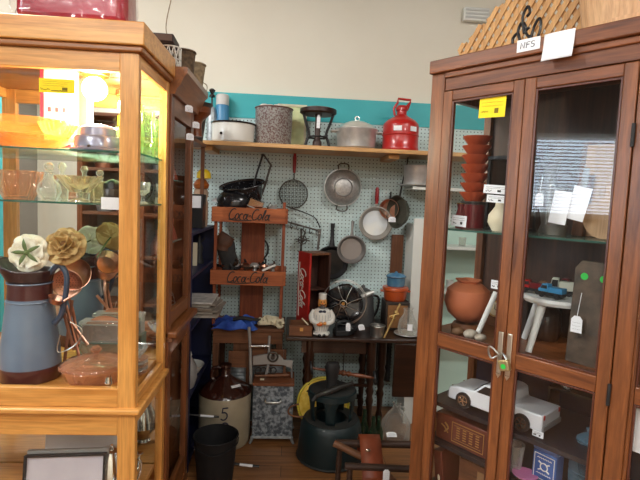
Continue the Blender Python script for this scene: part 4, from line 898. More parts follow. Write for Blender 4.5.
# tags on the glass
def scrib(m, x0, x1, z, y, amp=.0015, r=.0007, n=14):
    m.tube([(x0+(x1-x0)*i/n, y, z+amp*rnd.uniform(-1, 1)) for i in range(n+1)], r, 4)
a, b = S(37, 77, 1.648), S(73, 93, 1.648); wd, hh = (b.x-a.x)/2, (a.z-b.z)/2
t = thing('yellow_sale_tag', 'bright yellow printed paper tag stuck high on the glass of the oak cabinet', 'tag', ((a.x+b.x)/2, 1.6605, (a.z+b.z)/2))
part('card', MB().box(-wd, wd, -.001, .0005, -hh, hh), YEL, t)
m = MB()
for i, z in enumerate((.6, .3, .0)): scrib(m, -wd*.8, wd*(.8-.2*i), hh*z, -.0012, .0008, .0004)
scrib(m, -wd*.9, -wd*.4, -hh*.5, -.0012, .004, .001); scrib(m, -wd*.3, wd*.6, -hh*.7, -.0012, .001, .0014); m.box(wd*.3, wd*.6, -.0015, -.0011, -hh*.6, -hh*.2)
part('writing', m, M('tag ink', hx(120, 100, 10), .8), t)
a, b = S(101, 197, 1.695), S(121, 210, 1.695); single('shelf_label', MB().box(0, b.x-a.x, -.0006, .0004, b.z-a.z, 0), PAPER, 'small white paper label hanging on the front edge of the second glass shelf', 'label', (a.x, 1.6965, a.z))

# ---- top glass shelf
def P1(px, Y, z): return Vector((S(px, 120, Y).x, Y, z))
def dish(name, label, px, Y, z, r, h, mat, foot=.4, sy=1, rip=0, nr=0, group=None, cat='dish', lip=.0):
    o = single(name, MB().lathe([(0, .004), (r*foot, 0), (r*foot, .006), (r*.75, h*.45), (r, h), (r*.97, h+.002), (r*.72, h*.5), (r*foot*.8, .011), (0, .01)], sy=sy, ripple=rip, nr=nr, seg=72 if nr else 40), mat, label, cat, P1(px, Y, z), group=group)
    return o
dish('amber_platter', 'wide amber glass platter, lower of the two on the top glass shelf', 28, 1.82, Z1+.001, .165, .045, AMBER, .5, .72, .012, 24)
dish('amber_bowl', 'amber glass bowl with flared rim, upper of the pair on the top glass shelf', 18, 1.82, Z1+.05, .16, .055, AMBER, .4, .7, .01, 30)
dish('amber_basket_bowl', 'small ribbed amber glass bowl before the patterned card box', 58, 1.78, Z1+.035, .062, .055, AMBER, .5, 1, .05, 24)
c = P1(60, 1.95, Z1+.001); t = thing('patterned_box', 'tall cream card box with red squares behind the yellow tag', 'box', c, rz=math.radians(4))
hh = S(55, 70, 1.95).z-Z1; part('body', MB().box(-.058, .058, -.03, .03, 0, hh), CREAMP, t, bevel=.002); part('side_band', MB().box(-.0585, -.045, -.0305, .03, 0, hh), M('crimson print', hx(170, 40, 60), .6), t)
m = MB()
for i in range(3):
    for j in range(3): m.box(-.032+i*.026, -.02+i*.026, -.031, -.0302, .06+j*.045, .078+j*.045)
part('printed_squares', m, M('red print', hx(196, 60, 60), .6), t); part('printed_band', MB().box(-.04, .05, -.0308, -.0302, .02, .045), MATS['crimson print'], t)
JM = M('grey jelly mould', hx(132, 136, 158), .25, .35, coat=.5)
c = P1(99, 1.80, Z1+.001); t = thing('jelly_mould', 'grey stepped dome jelly mould on the top glass shelf', 'mould', c)
part('dome', MB().lathe([(.092, 0), (.093, .008), (.082, .014), (.08, .045), (.076, .052), (.062, .056), (.06, .08), (.052, .088), (.03, .095), (0, .098)], seg=44), JM, t)
part('rim', MB().ring(.092, .003, (0, 0, .004)), JM, t); part('knob', MB().ball(.006, (.0, -.086, .012)), BLACK, t)
for i, (px, Y) in enumerate(((84, 1.97), (94, 1.98), (104, 1.97), (114, 1.98), (123, 1.93))):
    single('green_tumbler', MB().lathe([(0, .004), (.018, 0), (.02, .004), (.027, .105), (.025, .105), (.018, .008), (0, .008)], ripple=.03, nr=12, seg=36), GREENG, 'pale green glass tumbler in the back row of the top shelf', 'tumbler', P1(px, Y, Z1+.001), group='green tumblers in the back row')
for i, (px, Y, s_) in enumerate(((144, 1.78, 1), (151, 1.92, 1.15))):
    single('green_vase', MB().lathe([(0, .004), (.024, 0), (.028, .004), (.034, .06), (.026, .13), (.032, .17), (.03, .17), (.024, .13), (.03, .06), (0, .01)], ripple=.04, nr=14, seg=42), GREENG, ('front', 'rear')[i]+' lime green glass vase seen through the side of the oak cabinet', 'vase', Vector((-.555, Y, Z1+.001)))
# ---- second glass shelf
single('cut_glass_bowl', MB().lathe([(0, .005), (.045, 0), (.05, .008), (.07, .05), (.076, .098), (.073, .1), (.066, .05), (.045, .014), (0, .012)], ripple=.035, nr=22, seg=110), PINKG, 'pinkish cut glass bowl with diamond sides at the left of the second shelf', 'bowl', P1(18, 1.80, Z2+.001))
c = P1(49, 1.79, Z2+.001); t = thing('glass_decanter', 'small round clear glass decanter with ball stopper', 'decanter', c)
part('body', MB().lathe([(0, .003), (.025, 0), (.04, .03), (.036, .055), (.014, .08), (.012, .095), (.018, .1), (.0, .1)]), CLEAR, t); part('stopper', MB().ball(.016, (0, 0, .118)), CLEAR, t)
single('glass_stopper_bottle', MB().lathe([(0, 0), (.02, 0), (.024, .05), (.01, .09), (.008, .11), (.016, .125), (.01, .14), (0, .143)]), CLEAR, 'slim clear bottle with teardrop stopper behind the footed bowl', 'bottle', P1(62, 1.92, Z2+.001))
c = P1(80, 1.78, Z2+.001); t = thing('footed_amber_bowl', 'pale amber footed glass bowl with scalloped rim', 'bowl', c)
part('bowl', MB().lathe([(.0, .035), (.03, .032), (.055, .06), (.074, .09), (.071, .09), (.05, .064), (0, .04)], ripple=.06, nr=10, seg=80), CHAMP, t); part('foot', MB().lathe([(0, .004), (.036, 0), (.034, .006), (.01, .014), (.012, .034), (0, .034)]), CHAMP, t)
single('amber_cup', MB().lathe([(0, .004), (.022, 0), (.026, .006), (.04, .075), (.038, .076), (.022, .012), (0, .01)], ripple=.06, nr=8, seg=64), CHAMP, 'ribbed pale amber glass cup beside the dark tin', 'cup', P1(99, 1.86, Z2+.001))
c = P1(113, 1.80, Z2+.001); t = thing('dark_lidded_tin', 'small dark cut jar with black lid near the oak corner post', 'jar', c); part('body', MB().lathe([(0, 0), (.028, 0), (.03, .01), (.03, .05), (0, .05)], ripple=.03, nr=12, seg=48), M('smoke metal', (.12, .1, .09), .25, .7), t); part('lid', MB().lathe([(0, .05), (.033, .05), (.03, .07), (.012, .08), (0, .085)]), BLACK, t)
for i, (Y, h_) in enumerate(((1.76, .10), (1.88, .08))):
    single('pressed_glass_goblet', MB().lathe([(0, .003), (.022, 0), (.006, .01), (.006, .03), (.024, .045), (.027, h_), (.025, h_), (.02, .05), (0, .04)], ripple=.03, nr=10, seg=40), CHAMP if i == 0 else CLEAR, ('champagne tinted goblet', 'clear goblet')[i]+' seen through the side glass on the second shelf', 'goblet', Vector((-.553, Y, Z2+.001)))
# ---- main compartment
PIT = M('grey blue enamel', hx(112, 128, 146), .3, c2=hx(96, 112, 132), scale=6, coat=.35); PBR = M('maroon enamel', hx(74, 34, 34), .3, coat=.35)
c = P1(29, 1.80, Z3+.001); t = thing('enamel_pitcher', 'tall blue grey enamel pitcher with maroon neck and base holding flowers', 'pitcher', c)
s_ = .378/.44*1.14
part('body', MB().lathe([(.108, .05), (.102, .12), (.090, .22), (.080, .29), (.080, .292)], seg=44), PIT, t)
part('base_band', MB().lathe([(0, 0), (.106, 0), (.110, .006), (.1085, .05), (0, .05)], seg=44), PBR, t)
m = MB(); m.ring(.0825, .003, (0, 0, .282)).ring(.079, .003, (0, 0, .348)); part('rib', m, PIT, t)
part('neck_band', MB().lathe([(.080, .292), (.077, .32), (.076, .35)], seg=44), PBR, t)
def spout(u_, v_):
    a = 2*PI*u_; lean = max(0, -math.cos(a))**2
    r = .076*(1-v_)+(.088+.045*lean)*v_
    return (r*math.cos(a), r*math.sin(a)*.95, .35+v_*(.045+.04*lean))
part('collar', MB().grid(spout, 44, 6), M('dark maroon enamel', hx(50, 28, 30), .35, coat=.3), t, solid=.003)
part('handle', MB().tube(sm([(.08, -.01, .385), (.115, -.015, .415), (.145, -.02, .38), (.142, -.02, .31), (.125, -.015, .24), (.095, -.01, .20)], 6), .0105, 10), M('handle slate', hx(66, 78, 98), .3, coat=.4), t)
pc = c
def flower(name, label, px, py, Y, r, mats, heart, tilt, leaves=False):
    c = S(px, py, Y); t = thing(name, label, 'flower', c, rot=tilt)
    for ring_, (n_, R_, up_) in enumerate(((5, 1.1, .12), (5, .85, .4)) if leaves else ((5, 1.1, .15), (5, .85, .5), (4, .6, .8), (3, .35, 1.0))):
        for k in range(n_):
            a = 2*PI*k/n_+ring_*.6
            m = MB(RZ(math.degrees(a)))
            def pet(u_, v_, R_=R_, up_=up_):
                q = (v_-.5)*2
                w_ = r*(.35+.5*R_)*q*(min(1, .3+1.6*u_)*math.sqrt(max(0, 1-max(0, (u_-.55)/.5)**2*.8)))
                x = r*R_*(u_-.12*q*q*u_)
                z = r*(up_*.85*u_**.8-(1.05-up_)*.5*max(0, u_-.6)**1.2+.10*q*q*(1+up_)+.03*math.sin(7*q+k))
                x *= (1-.28*up_*u_)
                return (x, w_, z)
            m.grid(pet, 6, 6); part('petal', m, mats[(k+ring_) % len(mats)], t, solid=.0012)
    part('heart', MB().ball(r*.16, (0, 0, r*.45)), heart, t)
    part('stem', MB().tube(sm([(0, 0, 0), (.0, 0, -r*.8), (.01, 0, -r*2.4)], 4), .003), M('stem green', hx(92, 110, 60), .7), t)
    if leaves:
        for a in (20, 95, 170, 235, 310):
            m = MB(T(0, 0, r*.42) @ RZ(a)); m.grid(lambda u_, v_: (r*.8*u_, (v_-.5)*r*.22*math.sin(PI*min(.1+u_*.88, 1)), r*.12*math.sin(3*u_)), 5, 2); part('sepal', m, MATS['stem green'], t, solid=.001)
M('stem green', hx(92, 110, 60), .7)
CR = M('cream petal', hx(226, 218, 188), .7, c2=hx(236, 228, 204), scale=20); CR2 = M('ivory petal', hx(240, 234, 214), .7)
TP = M('tan petal', hx(198, 162, 104), .7, c2=hx(176, 138, 84), scale=14); TP2 = M('gold petal', hx(214, 182, 124), .7)
flower('cream_flower', 'cream artificial flower with green sepals facing out of the pitcher', 30, 253, 1.76, .062, (CR, CR2), MATS['stem green'], (math.radians(80), math.radians(-10), .1), True)
flower('tan_rose', 'tan artificial rose beside the cream flower in the pitcher', 66, 247, 1.80, .066, (TP, TP2), M('rose heart', hx(120, 84, 46), .8), (math.radians(62), math.radians(12), 0))
t_pit = bpy.context.scene.objects['enamel_pitcher']; t_pit.scale = (.93, .93, 1.0)
# copper skimmer and ladle
c = S(68, 282, 1.84); t = thing('copper_skimmer', 'round perforated copper skimmer standing behind the pitcher', 'skimmer', c)
mm = MB(RZ(8) @ RX(12)); mm.lathe([(0, 0), (.035, .004), (.052, .014), (.054, .013), (.036, .0), (0, -.004)], mx=RX(-90) @ Matrix.Scale(-1, 4, (0, 0, 1)) @ RZ(0), seg=36); part('pan', mm, COPPER, t)
mm = MB(RZ(8) @ RX(12))
for q in range(1, 5):
    for i in range(q*6): a = 2*PI*i/(q*6); mm.cyl(.0017, 0, .0008, mx=T(.0095*q*math.cos(a), -.0055, .0095*q*math.sin(a)) @ RX(90), seg=6)
part('holes', mm, INK, t); part('handle', MB().tube(sm([(0, .0, -.05), (.01, .02, -.12), (.03, .02, c.z*0-.24)], 4), .006, flat=.4), COPPER, t)
c = S(78, 276, 1.88); single('copper_scoop', MB().lathe([(0, 0), (.04, .006), (.06, .03), (.058, .03), (.038, .01), (0, .004)], mx=RX(70) @ RZ(0)), COPPER, 'copper scoop half hidden behind the round skimmer', 'scoop', c)
c = S(57, 298, 1.77); t = thing('copper_ladle', 'pink copper ladle bowl hanging at the pitcher rim', 'ladle', c, rot=(0, math.radians(25), 0)); part('bowl', MB().lathe([(0, -.025), (.02, -.02), (.03, 0), (.029, 0), (.018, -.018), (0, -.022)]), COPPER, t); part('handle', MB().tube([(.025, 0, 0), (.05, .02, .04)], .004), COPPER, t)
for i, (x0, y0, x1, y1) in enumerate(((60, 300, 74, 350), (66, 305, 80, 360), (72, 300, 64, 366), (63, 312, 88, 345))):
    single('copper_utensil', MB().tube([S(x0, y0, 1.80+.02*i), S(x1, y1, 1.82+.01*i)], .006, flat=.4), COPPER if i % 2 else M('worn wood handle', hx(120, 72, 48), .6), 'copper coloured utensil handle crossing beside the pitcher', 'utensil', group='utensil handles beside the pitcher')
single('wire_whisk', MB().tube(sm([S(70, 322, 1.74), S(82, 330, 1.74), S(75, 345, 1.74), S(58, 352, 1.74), S(60, 335, 1.74)], 6), .002, closed=False), STEEL, 'thin bent wire of a kitchen whisk by the pitcher handle', 'whisk')
# pink glassware
c = P1(97, 1.78, Z3+.001); t = thing('pink_casserole', 'round pink depression glass casserole dish with knobbed lid', 'casserole', c)
part('dish', MB().lathe([(0, .004), (.085, 0), (.10, .012), (.116, .05), (.122, .056), (.119, .058), (.108, .05), (.09, .014), (0, .01)], ripple=.012, nr=20, seg=80), PINKG, t)
part('lid', MB().lathe([(.118, .06), (.10, .072), (.05, .085), (.02, .09), (.008, .094), (.008, .10), (.02, .112), (.012, .122), (0, .124)], ripple=.01, nr=20, seg=80), PINKG, t, solid=.002)
c = S(103, 341, 1.93); t = thing('pink_plate', 'ringed pink glass plate standing upright behind the casserole', 'plate', (c.x, 1.95, Z3+.098), rot=(math.radians(-8), 0, 0))
mm = MB(T(0, 0, 0)); mm.lathe([(0, 0), (.05, .002), (.06, .008), (.095, .014), (.095, .017), (.06, .011), (.05, .006), (0, .004)], mx=RX(90), seg=48); 
for r_ in (.03, .05, .075, .094): mm.ring(r_, .002, (0, -.012, 0), RX(90), 36, 5)
part('plate', mm, glass('deep pink glass', (1, .8, .66), 1.8, .3, bodycol=(1, .6, .4)), t)
t = thing('clear_refrigerator_dish', 'rectangular clear glass lidded box at the back of the pitcher shelf', 'box', (S(112, 330, 1.99).x, 1.955, Z3+.105+.09)); t.location.z = S(112, 332, 1.98).z-.03
mm = MB(); mm.box(-.10, .095, -.03, .03, 0, .004).box(-.10, .095, -.03, -.026, .004, .07).box(-.10, .095, .026, .03, .004, .07).box(-.10, -.096, -.026, .026, .004, .07).box(.091, .095, -.026, .026, .004, .07)
part('body', mm, CLEAR, t, bevel=.002); part('lid', MB().box(-.104, .099, -.034, .034, .0705, .085), CLEAR, t, bevel=.004)
single('glass_riser', MB().box(-.1, .1, -.035, .035, 0, t.location.z-Z3-.003), GSH, 'clear glass block under the refrigerator dish', 'riser', (t.location.x, 1.956, Z3+.001))
c = P1(110, 1.70, Z3+.001); t = thing('silver_shaker', 'tiny silver ribbed salt shaker at the front of the pink casserole', 'shaker', c); part('body', MB().lathe([(0, 0), (.013, 0), (.015, .02), (.012, .03), (0, .03)]), SILV, t); part('cap', MB().lathe([(0, .0305), (.0125, .031), (.011, .042), (0, .047)]), SILV, t)
for i in range(5):
    single('glass_saucer', MB().lathe([(0, .003), (.03, 0), (.052, .012), (.051, .014), (.03, .004), (0, .005)], ripple=.02, nr=14, seg=56), CLEAR if i % 2 else PINKG, 'glass saucer in the pile by the side glass of the oak cabinet', 'saucer', (-.568, 1.84, Z3+.001+i*.0125), group='saucers piled by the side glass')
dish('clear_relish_dish', 'clear pressed glass dish on top of the saucer pile', 147, 1.84, Z3+.066, .05, .04, CLEAR, .5, 1, .04, 12); bpy.context.scene.objects['clear_relish_dish'].location.x = -.568
# ---- lower compartment
c = S(61, 470, 1.72); t = thing('lined_display_box', 'open black edged display box lined with pale satin in the lower compartment', 'box', (c.x, 1.74, LZ), rot=(math.radians(-12), math.radians(-2.5), 0))
hh = .175; W2 = .145
part('lining', MB().box(-W2+.008, W2-.008, .0, .004, .008, hh-.008), M('satin', hx(214, 208, 214), .35, c2=hx(190, 186, 196), scale=4), t)
mm = MB(); mm.box(-W2, W2, -.012, .012, hh-.008, hh).box(-W2, W2, -.012, .012, 0, .008).box(-W2, -W2+.008, -.012, .012, .008, hh-.008).box(W2-.008, W2, -.012, .012, .008, hh-.008); part('frame', mm, BLKPL, t, bevel=.002)
part('case_back', MB().box(-W2, W2, .0122, .03, 0, hh+.012), M('case grey', hx(176, 176, 170), .6), t, bevel=.002)
c = S(80, 445, 1.9); single('white_card', MB().box(-.14, .14, -.002, .002, 0, .235), M('white board', hx(226, 226, 222), .8), 'large plain white board leaning behind the satin lined box', 'board', (c.x, 1.90, LZ), rot=(math.radians(-8), 0, 0))
for i, (px, Y, r) in enumerate(((114, 1.82, .06), (126, 1.73, .035))):
    c = P1(px, Y, LZ); t = thing('silver_teapot' if i == 0 else 'silver_cup', ('shiny silver teapot in the lower compartment', 'small shiny silver cup before the teapot')[i], 'silverware', c)
    part('body', MB().lathe([(0, 0), (r*.6, 0), (r*.5, .012), (r*1.1, r*1.2), (r*.9, r*2.2), (r*.6, r*2.8), (0, r*2.9)]), SILV, t); part('handle', MB().tube(sm([(r*.9, 0, r*2.2), (r*1.8, 0, r*2), (r*1.6, 0, r*.8), (r*.9, 0, r*.7)], 5), .004), SILV, t)
    if i == 0: part('spout', MB().tube([(-r, 0, r), (-r*1.5, 0, r*1.6), (-r*1.8, 0, r*2.4)], [.01, .007, .005]), SILV, t); part('finial', MB().ball(.008, (0, 0, r*3)), SILV, t)
t = thing('silver_candlestick', 'branched bright silver candle holder seen through the lower side glass', 'candlestick', (-.553, 1.82, LZ))
part('stem', MB().lathe([(0, 0), (.03, 0), (.025, .01), (.007, .02), (.007, .12), (.012, .125), (0, .13)]), SILV, t)
for s_ in (-1, 1):
    part('arm', MB().tube(sm([(0, 0, .08), (0, s_*.03, .07), (0, s_*.055, .11)], 5), .004), SILV, t); part('cup', MB().lathe([(0, 0), (.004, 0), (.014, .012), (.013, .014), (0, .006)], (0, s_*.055, .11)), SILV, t)
# ---- red wrapped toy on top of the oak cabinet
zc = 2.0355; x0, x1 = S(8, 20, 1.72).x, S(130, 22, 1.72).x
t = thing('red_wrapped_package', 'large glossy red package wrapped in crinkled clear plastic on top of the oak cabinet', 'package', ((x0+x1)/2, 1.78, zc))
RG = M('glossy red', hx(132, 14, 34), .2, c2=hx(166, 40, 62), scale=5, coat=.6, bump=.3, bscale=14); hw_ = (x1-x0)/2
mm = MB(); mm.box(-hw_+.02, hw_-.012, -.07, .07, .008, .30); part('body', mm, RG, t, bevel=.03)
ph = [(rnd.uniform(10, 40), rnd.uniform(10, 40)) for _ in range(4)]
def wrap(u_, v_):
    a = -PI*.95+2*PI*.95*u_; w_ = .006*sum(math.sin(p*u_*2+q*v_) for p, q in ph)/2
    cx_, cy_ = math.sin(a), -math.cos(a); k_ = 1/max(abs(cx_), abs(cy_))**.85
    return ((hw_-.001)*cx_*k_*.97+w_*.4, .082*cy_*k_+w_, .012+.30*v_+w_*.3)
part('plastic_wrap', MB().grid(wrap, 80, 16), glass('crinkled wrap', (.98, .96, .96), 1.45, .0, .08), t)
part('black_lip', MB().prism([(-hw_*.75, 0), (-hw_*.7, .012), (-hw_*.1, .014), (hw_*.3, 0)], -.106, -.09), BLKPL, t)
# ================================================================== WALNUT CABINET beyond it
t = thing('walnut_display_cabinet', 'dark walnut glazed cabinet with heavy cornice just beyond the oak one', 'display cabinet', (-.745, 2.30, 0))
X0 = -.745; D = lambda x0, x1, y0, y1, z0, z1: MB().box(x0-X0, x1-X0, y0-2.30, y1-2.30, z0, z1)
xf = -.495; y0, y1 = 2.062, 2.515
for ya, yb in ((y0, y0+.05), (y1-.06, y1)): part('front_post', D(xf-.03, xf, ya, yb, .06, 1.90), DKV, t, bevel=.002)
for ya, yb in ((y0, y0+.04), (y1-.04, y1)): part('back_post', D(-1.0, -.97, ya, yb, .06, 1.90), DKV, t, bevel=.002)
for za, zb in ((1.82, 1.90), (.93, .99), (.80, .87), (.08, .16)): part('front_rail', D(xf-.028, xf-.002, y0+.05, y1-.06, za, zb), DKY, t, bevel=.002)
part('ledge_molding', D(-1.0, xf+.035, y0, y1+.02, .885, .915), DKY, t, bevel=.008)
part('ledge_molding', D(-1.0, xf+.015, y0, y1+.01, .8705, .8845), DKY, t, bevel=.003)
part('back_panel', D(-1.0, -.99, y0+.041, y1-.041, .06, 1.9), OLDZ, t)
part('end_panel', D(-.969, xf-.031, y1-.018, y1-.004, .06, 1.9), DKV, t)
part('end_panel', D(-.969, xf-.031, y0+.004, y0+.016, .06, 1.9), DKV, t)
cp = []
for o_, z in ((.0, 1.90), (.012, 1.90), (.018, 1.925), (.03, 1.935), (.045, 1.97), (.06, 1.985), (.06, 2.01), (.0, 2.01)): cp.append((xf-X0+o_, z))
m = MB(); m.prism([(-.255, 1.90)]+cp+[(-.255, 2.01)], y0-2.3, y1+.04-2.3); part('cornice', m, DKY, t)
part('plinth', D(-1.0, xf, y0, y1, 0, .06), DKY, t)
part('glass_pane', D(xf-.018, xf-.014, y0+.05, y1-.06, .99, 1.82), GLR, t, flat=True); part('glass_pane', D(xf-.018, xf-.014, y0+.05, y1-.06, .16, .80), GLR, t, flat=True)
for z in (1.28, 1.56): part('glass_shelf', D(-.969, xf-.035, y0+.042, y1-.062, z-.006, z), GSH, t, flat=True)
part('wood_shelf', D(-.969, xf-.035, y0+.02, y1-.062, .90, .92), OLDX, t); part('wood_shelf', D(-.969, xf-.035, y0+.02, y1-.062, .40, .42), OLDX, t)
DOLL = (M('coral cloth', hx(190, 96, 80), .8), M('pink cloth', hx(206, 150, 150), .8), M('rust cloth', hx(150, 70, 46), .8))
for i, (y, z) in enumerate(((2.16, 1.5605), (2.26, 1.5605), (2.36, 1.5605), (2.15, 1.2805), (2.26, 1.2805), (2.37, 1.2805))):
    t = thing('china_figurine', 'small '+('coral', 'pink', 'rust')[i % 3]+' dressed china figurine behind the walnut cabinet glass, '+('upper', 'lower')[i//3]+' shelf', 'figurine', (-.57, y, z))
    part('gown', MB().lathe([(0, 0), (.035, 0), (.028, .03), (.014, .07), (.018, .095), (.01, .108), (0, .11)], ripple=.06, nr=9, seg=36), DOLL[i % 3], t); part('head', MB().ball(.012, (0, 0, .12)), M('china face', hx(220, 180, 150), .3), t); part('hair', MB().ball(.013, (-.002, .003, .125), sc=(1, 1, .8)), (BLACK, OLDX)[i % 2], t)
    if i in (1,): price_tag('small white tag before a figurine in the walnut cabinet', (-.53, y-.03, z), .03, .03, rz=1.2)
t = thing('wire_egg_basket', 'round wire basket behind the walnut cabinet glass', 'basket', (-.60, 2.26, .9205))
m = MB()
for z, r in ((.0, .05), (.03, .075), (.07, .085), (.11, .075), (.14, .06)): m.ring(r, .002, (0, 0, z+.003), seg=28, ts=5)
for k in range(12): a = 2*PI*k/12; m.tube(sm([(r*math.cos(a), r*math.sin(a), z+.003) for z, r in ((.0, .05), (.03, .075), (.07, .085), (.11, .075), (.14, .06))], 3), .0015, 5)
part('wires', m, STEEL, t); part('handle', MB().tube(sm([(-.06, 0, .14), (-.05, 0, .2), (0, 0, .23), (.05, 0, .2), (.06, 0, .14)], 4), .003), STEEL, t)
single('dark_teapot', MB().lathe([(0, 0), (.05, 0), (.07, .05), (.06, .1), (.02, .12), (.015, .14), (0, .145)]), BLACK, 'dark round pot in the lower part of the walnut cabinet', 'pot', (-.59, 2.24, .4205))
# things on its top
zt = 2.0105
t = thing('dark_album', 'thick dark brown book lying flat on lattice basket above the walnut cabinet', 'book', (-.545, 2.14, zt+.095), rz=.05); part('cover', MB().box(-.10, .045, -.07, .07, 0, .035), M('dark brown cover', hx(44, 28, 26), .6), t, bevel=.004); part('pages', MB().box(-.095, .04, -.0725, -.0705, .006, .03), M('brown pages', hx(90, 70, 60), .9), t)  # page edges are one flat brown
t = thing('white_lattice_bowl', 'white openwork bowl under the dark book atop the walnut cabinet', 'bowl', (-.52, 2.13, zt))
m = MB()
for z in (.003, .04, .088): m.ring(.042, .003, (0, 0, z), seg=28, ts=5)
for k in range(12):
    a = 2*PI*k/12; m.tube([(.042*math.cos(a), .042*math.sin(a), .003), (.042*math.cos(a+.5), .042*math.sin(a+.5), .088)], .0025, 5); m.tube([(.042*math.cos(a), .042*math.sin(a), .003), (.042*math.cos(a-.5), .042*math.sin(a-.5), .088)], .0025, 5)
part('lattice', m, ENAM, t)
WK = M('dark wicker', hx(70, 54, 40), .8, c2=hx(110, 88, 64), scale=50, bump=.8); WKL = M('grey wicker', hx(120, 104, 80), .8, c2=hx(160, 140, 108), scale=50, bump=.8)
t = thing('dark_wicker_basket', 'dark wicker basket beside the white openwork bowl', 'basket', (-.495, 2.25, zt)); part('body', MB().lathe([(0, 0), (.045, 0), (.052, .10), (.05, .11), (.046, .1), (.04, .006), (0, .006)]), WK, t); part('rim', MB().ring(.052, .005, (0, 0, .108)), WK, t)
t = thing('tall_wicker_basket', 'grey brown wicker basket at the far end of the walnut cabinet top', 'basket', (-.49, 2.46, zt)); part('body', MB().lathe([(0, 0), (.042, 0), (.052, .08), (.055, .11), (.05, .11), (.04, .008), (0, .008)]), WKL, t); part('rim', MB().ring(.054, .005, (0, 0, .11)), WKL, t)
a = S(191, 78, 2.3); single('cable_loop', MB().tube(sm([S(171, 0, 2.12), S(166, 28, 2.12), S(172, 48, 2.14), S(176, 55, 2.18)], 8)+sm([S(188, 60, 2.3), S(193, 72, 2.38), S(199, 80, 2.46), S(207, 86, 2.5), S(205, 96, 2.52)], 6), .0022, 6), WKL, 'thin pale cable drooping past the baskets on the walnut cabinet', 'cable')
# wooden stand holding those on the bookcase top
t = thing('brown_bowl', 'turned brown wooden bowl below the grey wicker basket', 'bowl', (-.505, 2.64, 1.3+.50)); part('bowl', MB().lathe([(0, 0), (.03, 0), (.025, .06), (.03, .08), (.07, .12), (.073, .148), (.067, .148), (.03, .09), (0, .086)]), wood('bowl wood', hx(92, 44, 20), hx(140, 74, 36), 'X', .3, .4), t)
t = thing('coal_scuttle', 'dark flared metal scuttle leaning out beside the pine shelf', 'scuttle', (-.56, 2.90, 1.3+.50)); part('body', MB().lathe([(0, 0), (.04, 0), (.06, .16), (.095, .215), (.09, .215), (.055, .16), (.035, .01), (0, .01)]), M('dark pewter', (.06, .055, .05), .5, .4), t)
t = thing('plant_shelf', 'brown wooden stand on the blue bookcase carrying the bowl and scuttle', 'stand', (-.58, 2.78, 1.3)); part('board', MB().box(-.12, .06, -.22, .24, .48, .50), OLDX, t)
for x in (-.115, .035):
    for y in (-.215, .215): part('leg', MB().box(x, x+.02, y, y+.02, 0, .48), OLDZ, t)
for i, (px, py, X_) in enumerate(((189, 112, -.47), (196, 128, -.47), (190, 140, -.47))):
    c = SX(px, py, X_); price_tag(('crumpled white tag by the cornice of the walnut cabinet', 'white tag hanging under the brown wooden bowl', 'small white tag, lowest of those by the walnut cabinet')[i], c, .04, .03, rz=.8)
# ================================================================== CHERRY CABINET (right, turned)
t = cab = thing('cherry_display_cabinet', 'large cherry wood glazed cabinet with padlocked doors turned towards the aisle', 'display cabinet', (CA.x, CA.y, 0), rz=CROT)
DEP, TOPZ2, WID = .40, 2.0, 1.04
def K(x0, x1, y0, y1, z0, z1): return MB().box(x0, x1, y0, y1, z0, z1)
part('corner_post', K(0, .055, 0, .03, .08, 1.9545), CHV, t, bevel=.003)
part('corner_post', K(.650, .6965, 0, .03, .08, 1.9545), CHV, t, bevel=.003)
part('corner_post', K(WID-.055, WID, 0, .03, .08, 1.9545), CHV, t, bevel=.003)
part('back_post', K(0, .03, DEP-.035, DEP, .08, 1.935), CHV, t, bevel=.002); part('back_post', K(WID-.03, WID, DEP-.035, DEP, .08, 1.935), CHV, t, bevel=.002)
part('frieze', K(.0555, WID-.0555, .004, .03, 1.893, 1.952), CHH, t, bevel=.002)
part('cornice', K(-.004, WID+.004, -.014, DEP, 1.955, 2.0), CHH, t, bevel=.004)
part('cornice_molding', K(.0555, WID-.0555, -.004, .0035, 1.935, 1.9545), CHH, t, bevel=.004)
part('plinth', K(0, WID, .0, DEP, 0, .08), CHH, t)
part('bottom_rail', K(.0555, WID-.0555, .004, .03, .081, .12), CHH, t)
part('side_rail', K(.003, .025, .0305, DEP-.0355, 1.88, 1.935), CHV, t); part('side_rail', K(.003, .025, .0305, DEP-.0355, .985, 1.03), CHV, t); part('side_rail', K(.003, .025, .0305, DEP-.0355, .08, .14), CHV, t)
part('side_pane', K(.012, .016, .031, DEP-.036, 1.03, 1.88), GL, t, flat=True); part('side_pane', K(.012, .016, .031, DEP-.036, .14, .985), GL, t, flat=True)
part('end_panel', K(WID-.02, WID-.008, .031, DEP-.036, .08, 1.935), CHV, t)
part('back_panel', K(.031, WID-.031, DEP-.016, DEP-.006, .08, 1.935), wood('cherry back board', hx(52, 28, 18), hx(84, 48, 30), 'Z', .5, .1), t)
part('top_board', K(.031, WID-.031, .031, DEP-.017, 1.925, 1.935), CHH, t)
part('middle_floor', K(.031, WID-.031, .031, DEP-.017, 1.015, 1.035), CHH, t)
ZG = 1.415
for z in (ZG,):
    q = part('glass_shelf', K(.031, WID-.031, .04, DEP-.02, z-.006, z), GSH, t, flat=True); part('shelf_edge', K(.031, WID-.031, .038, .0398, z-.006, z), GEDGE, q, flat=True)
part('lower_shelf', K(.035, WID-.035, .045, DEP-.02, .76, .775), M('dark shelf', hx(30, 28, 34), .4), t)
part('lower_shelf', K(.035, WID-.035, .045, DEP-.02, .613, .627), MATS['dark shelf'], t)
part('cabinet_floor', K(.031, WID-.031, .031, DEP-.017, .10, .12), CHH, t)
part('blue_lining', K(.035, WID-.035, DEP-.022, DEP-.017, .12, 1.01), M('navy lining', hx(24, 28, 52), .85), t, label='dark navy cloth lining the lower back')
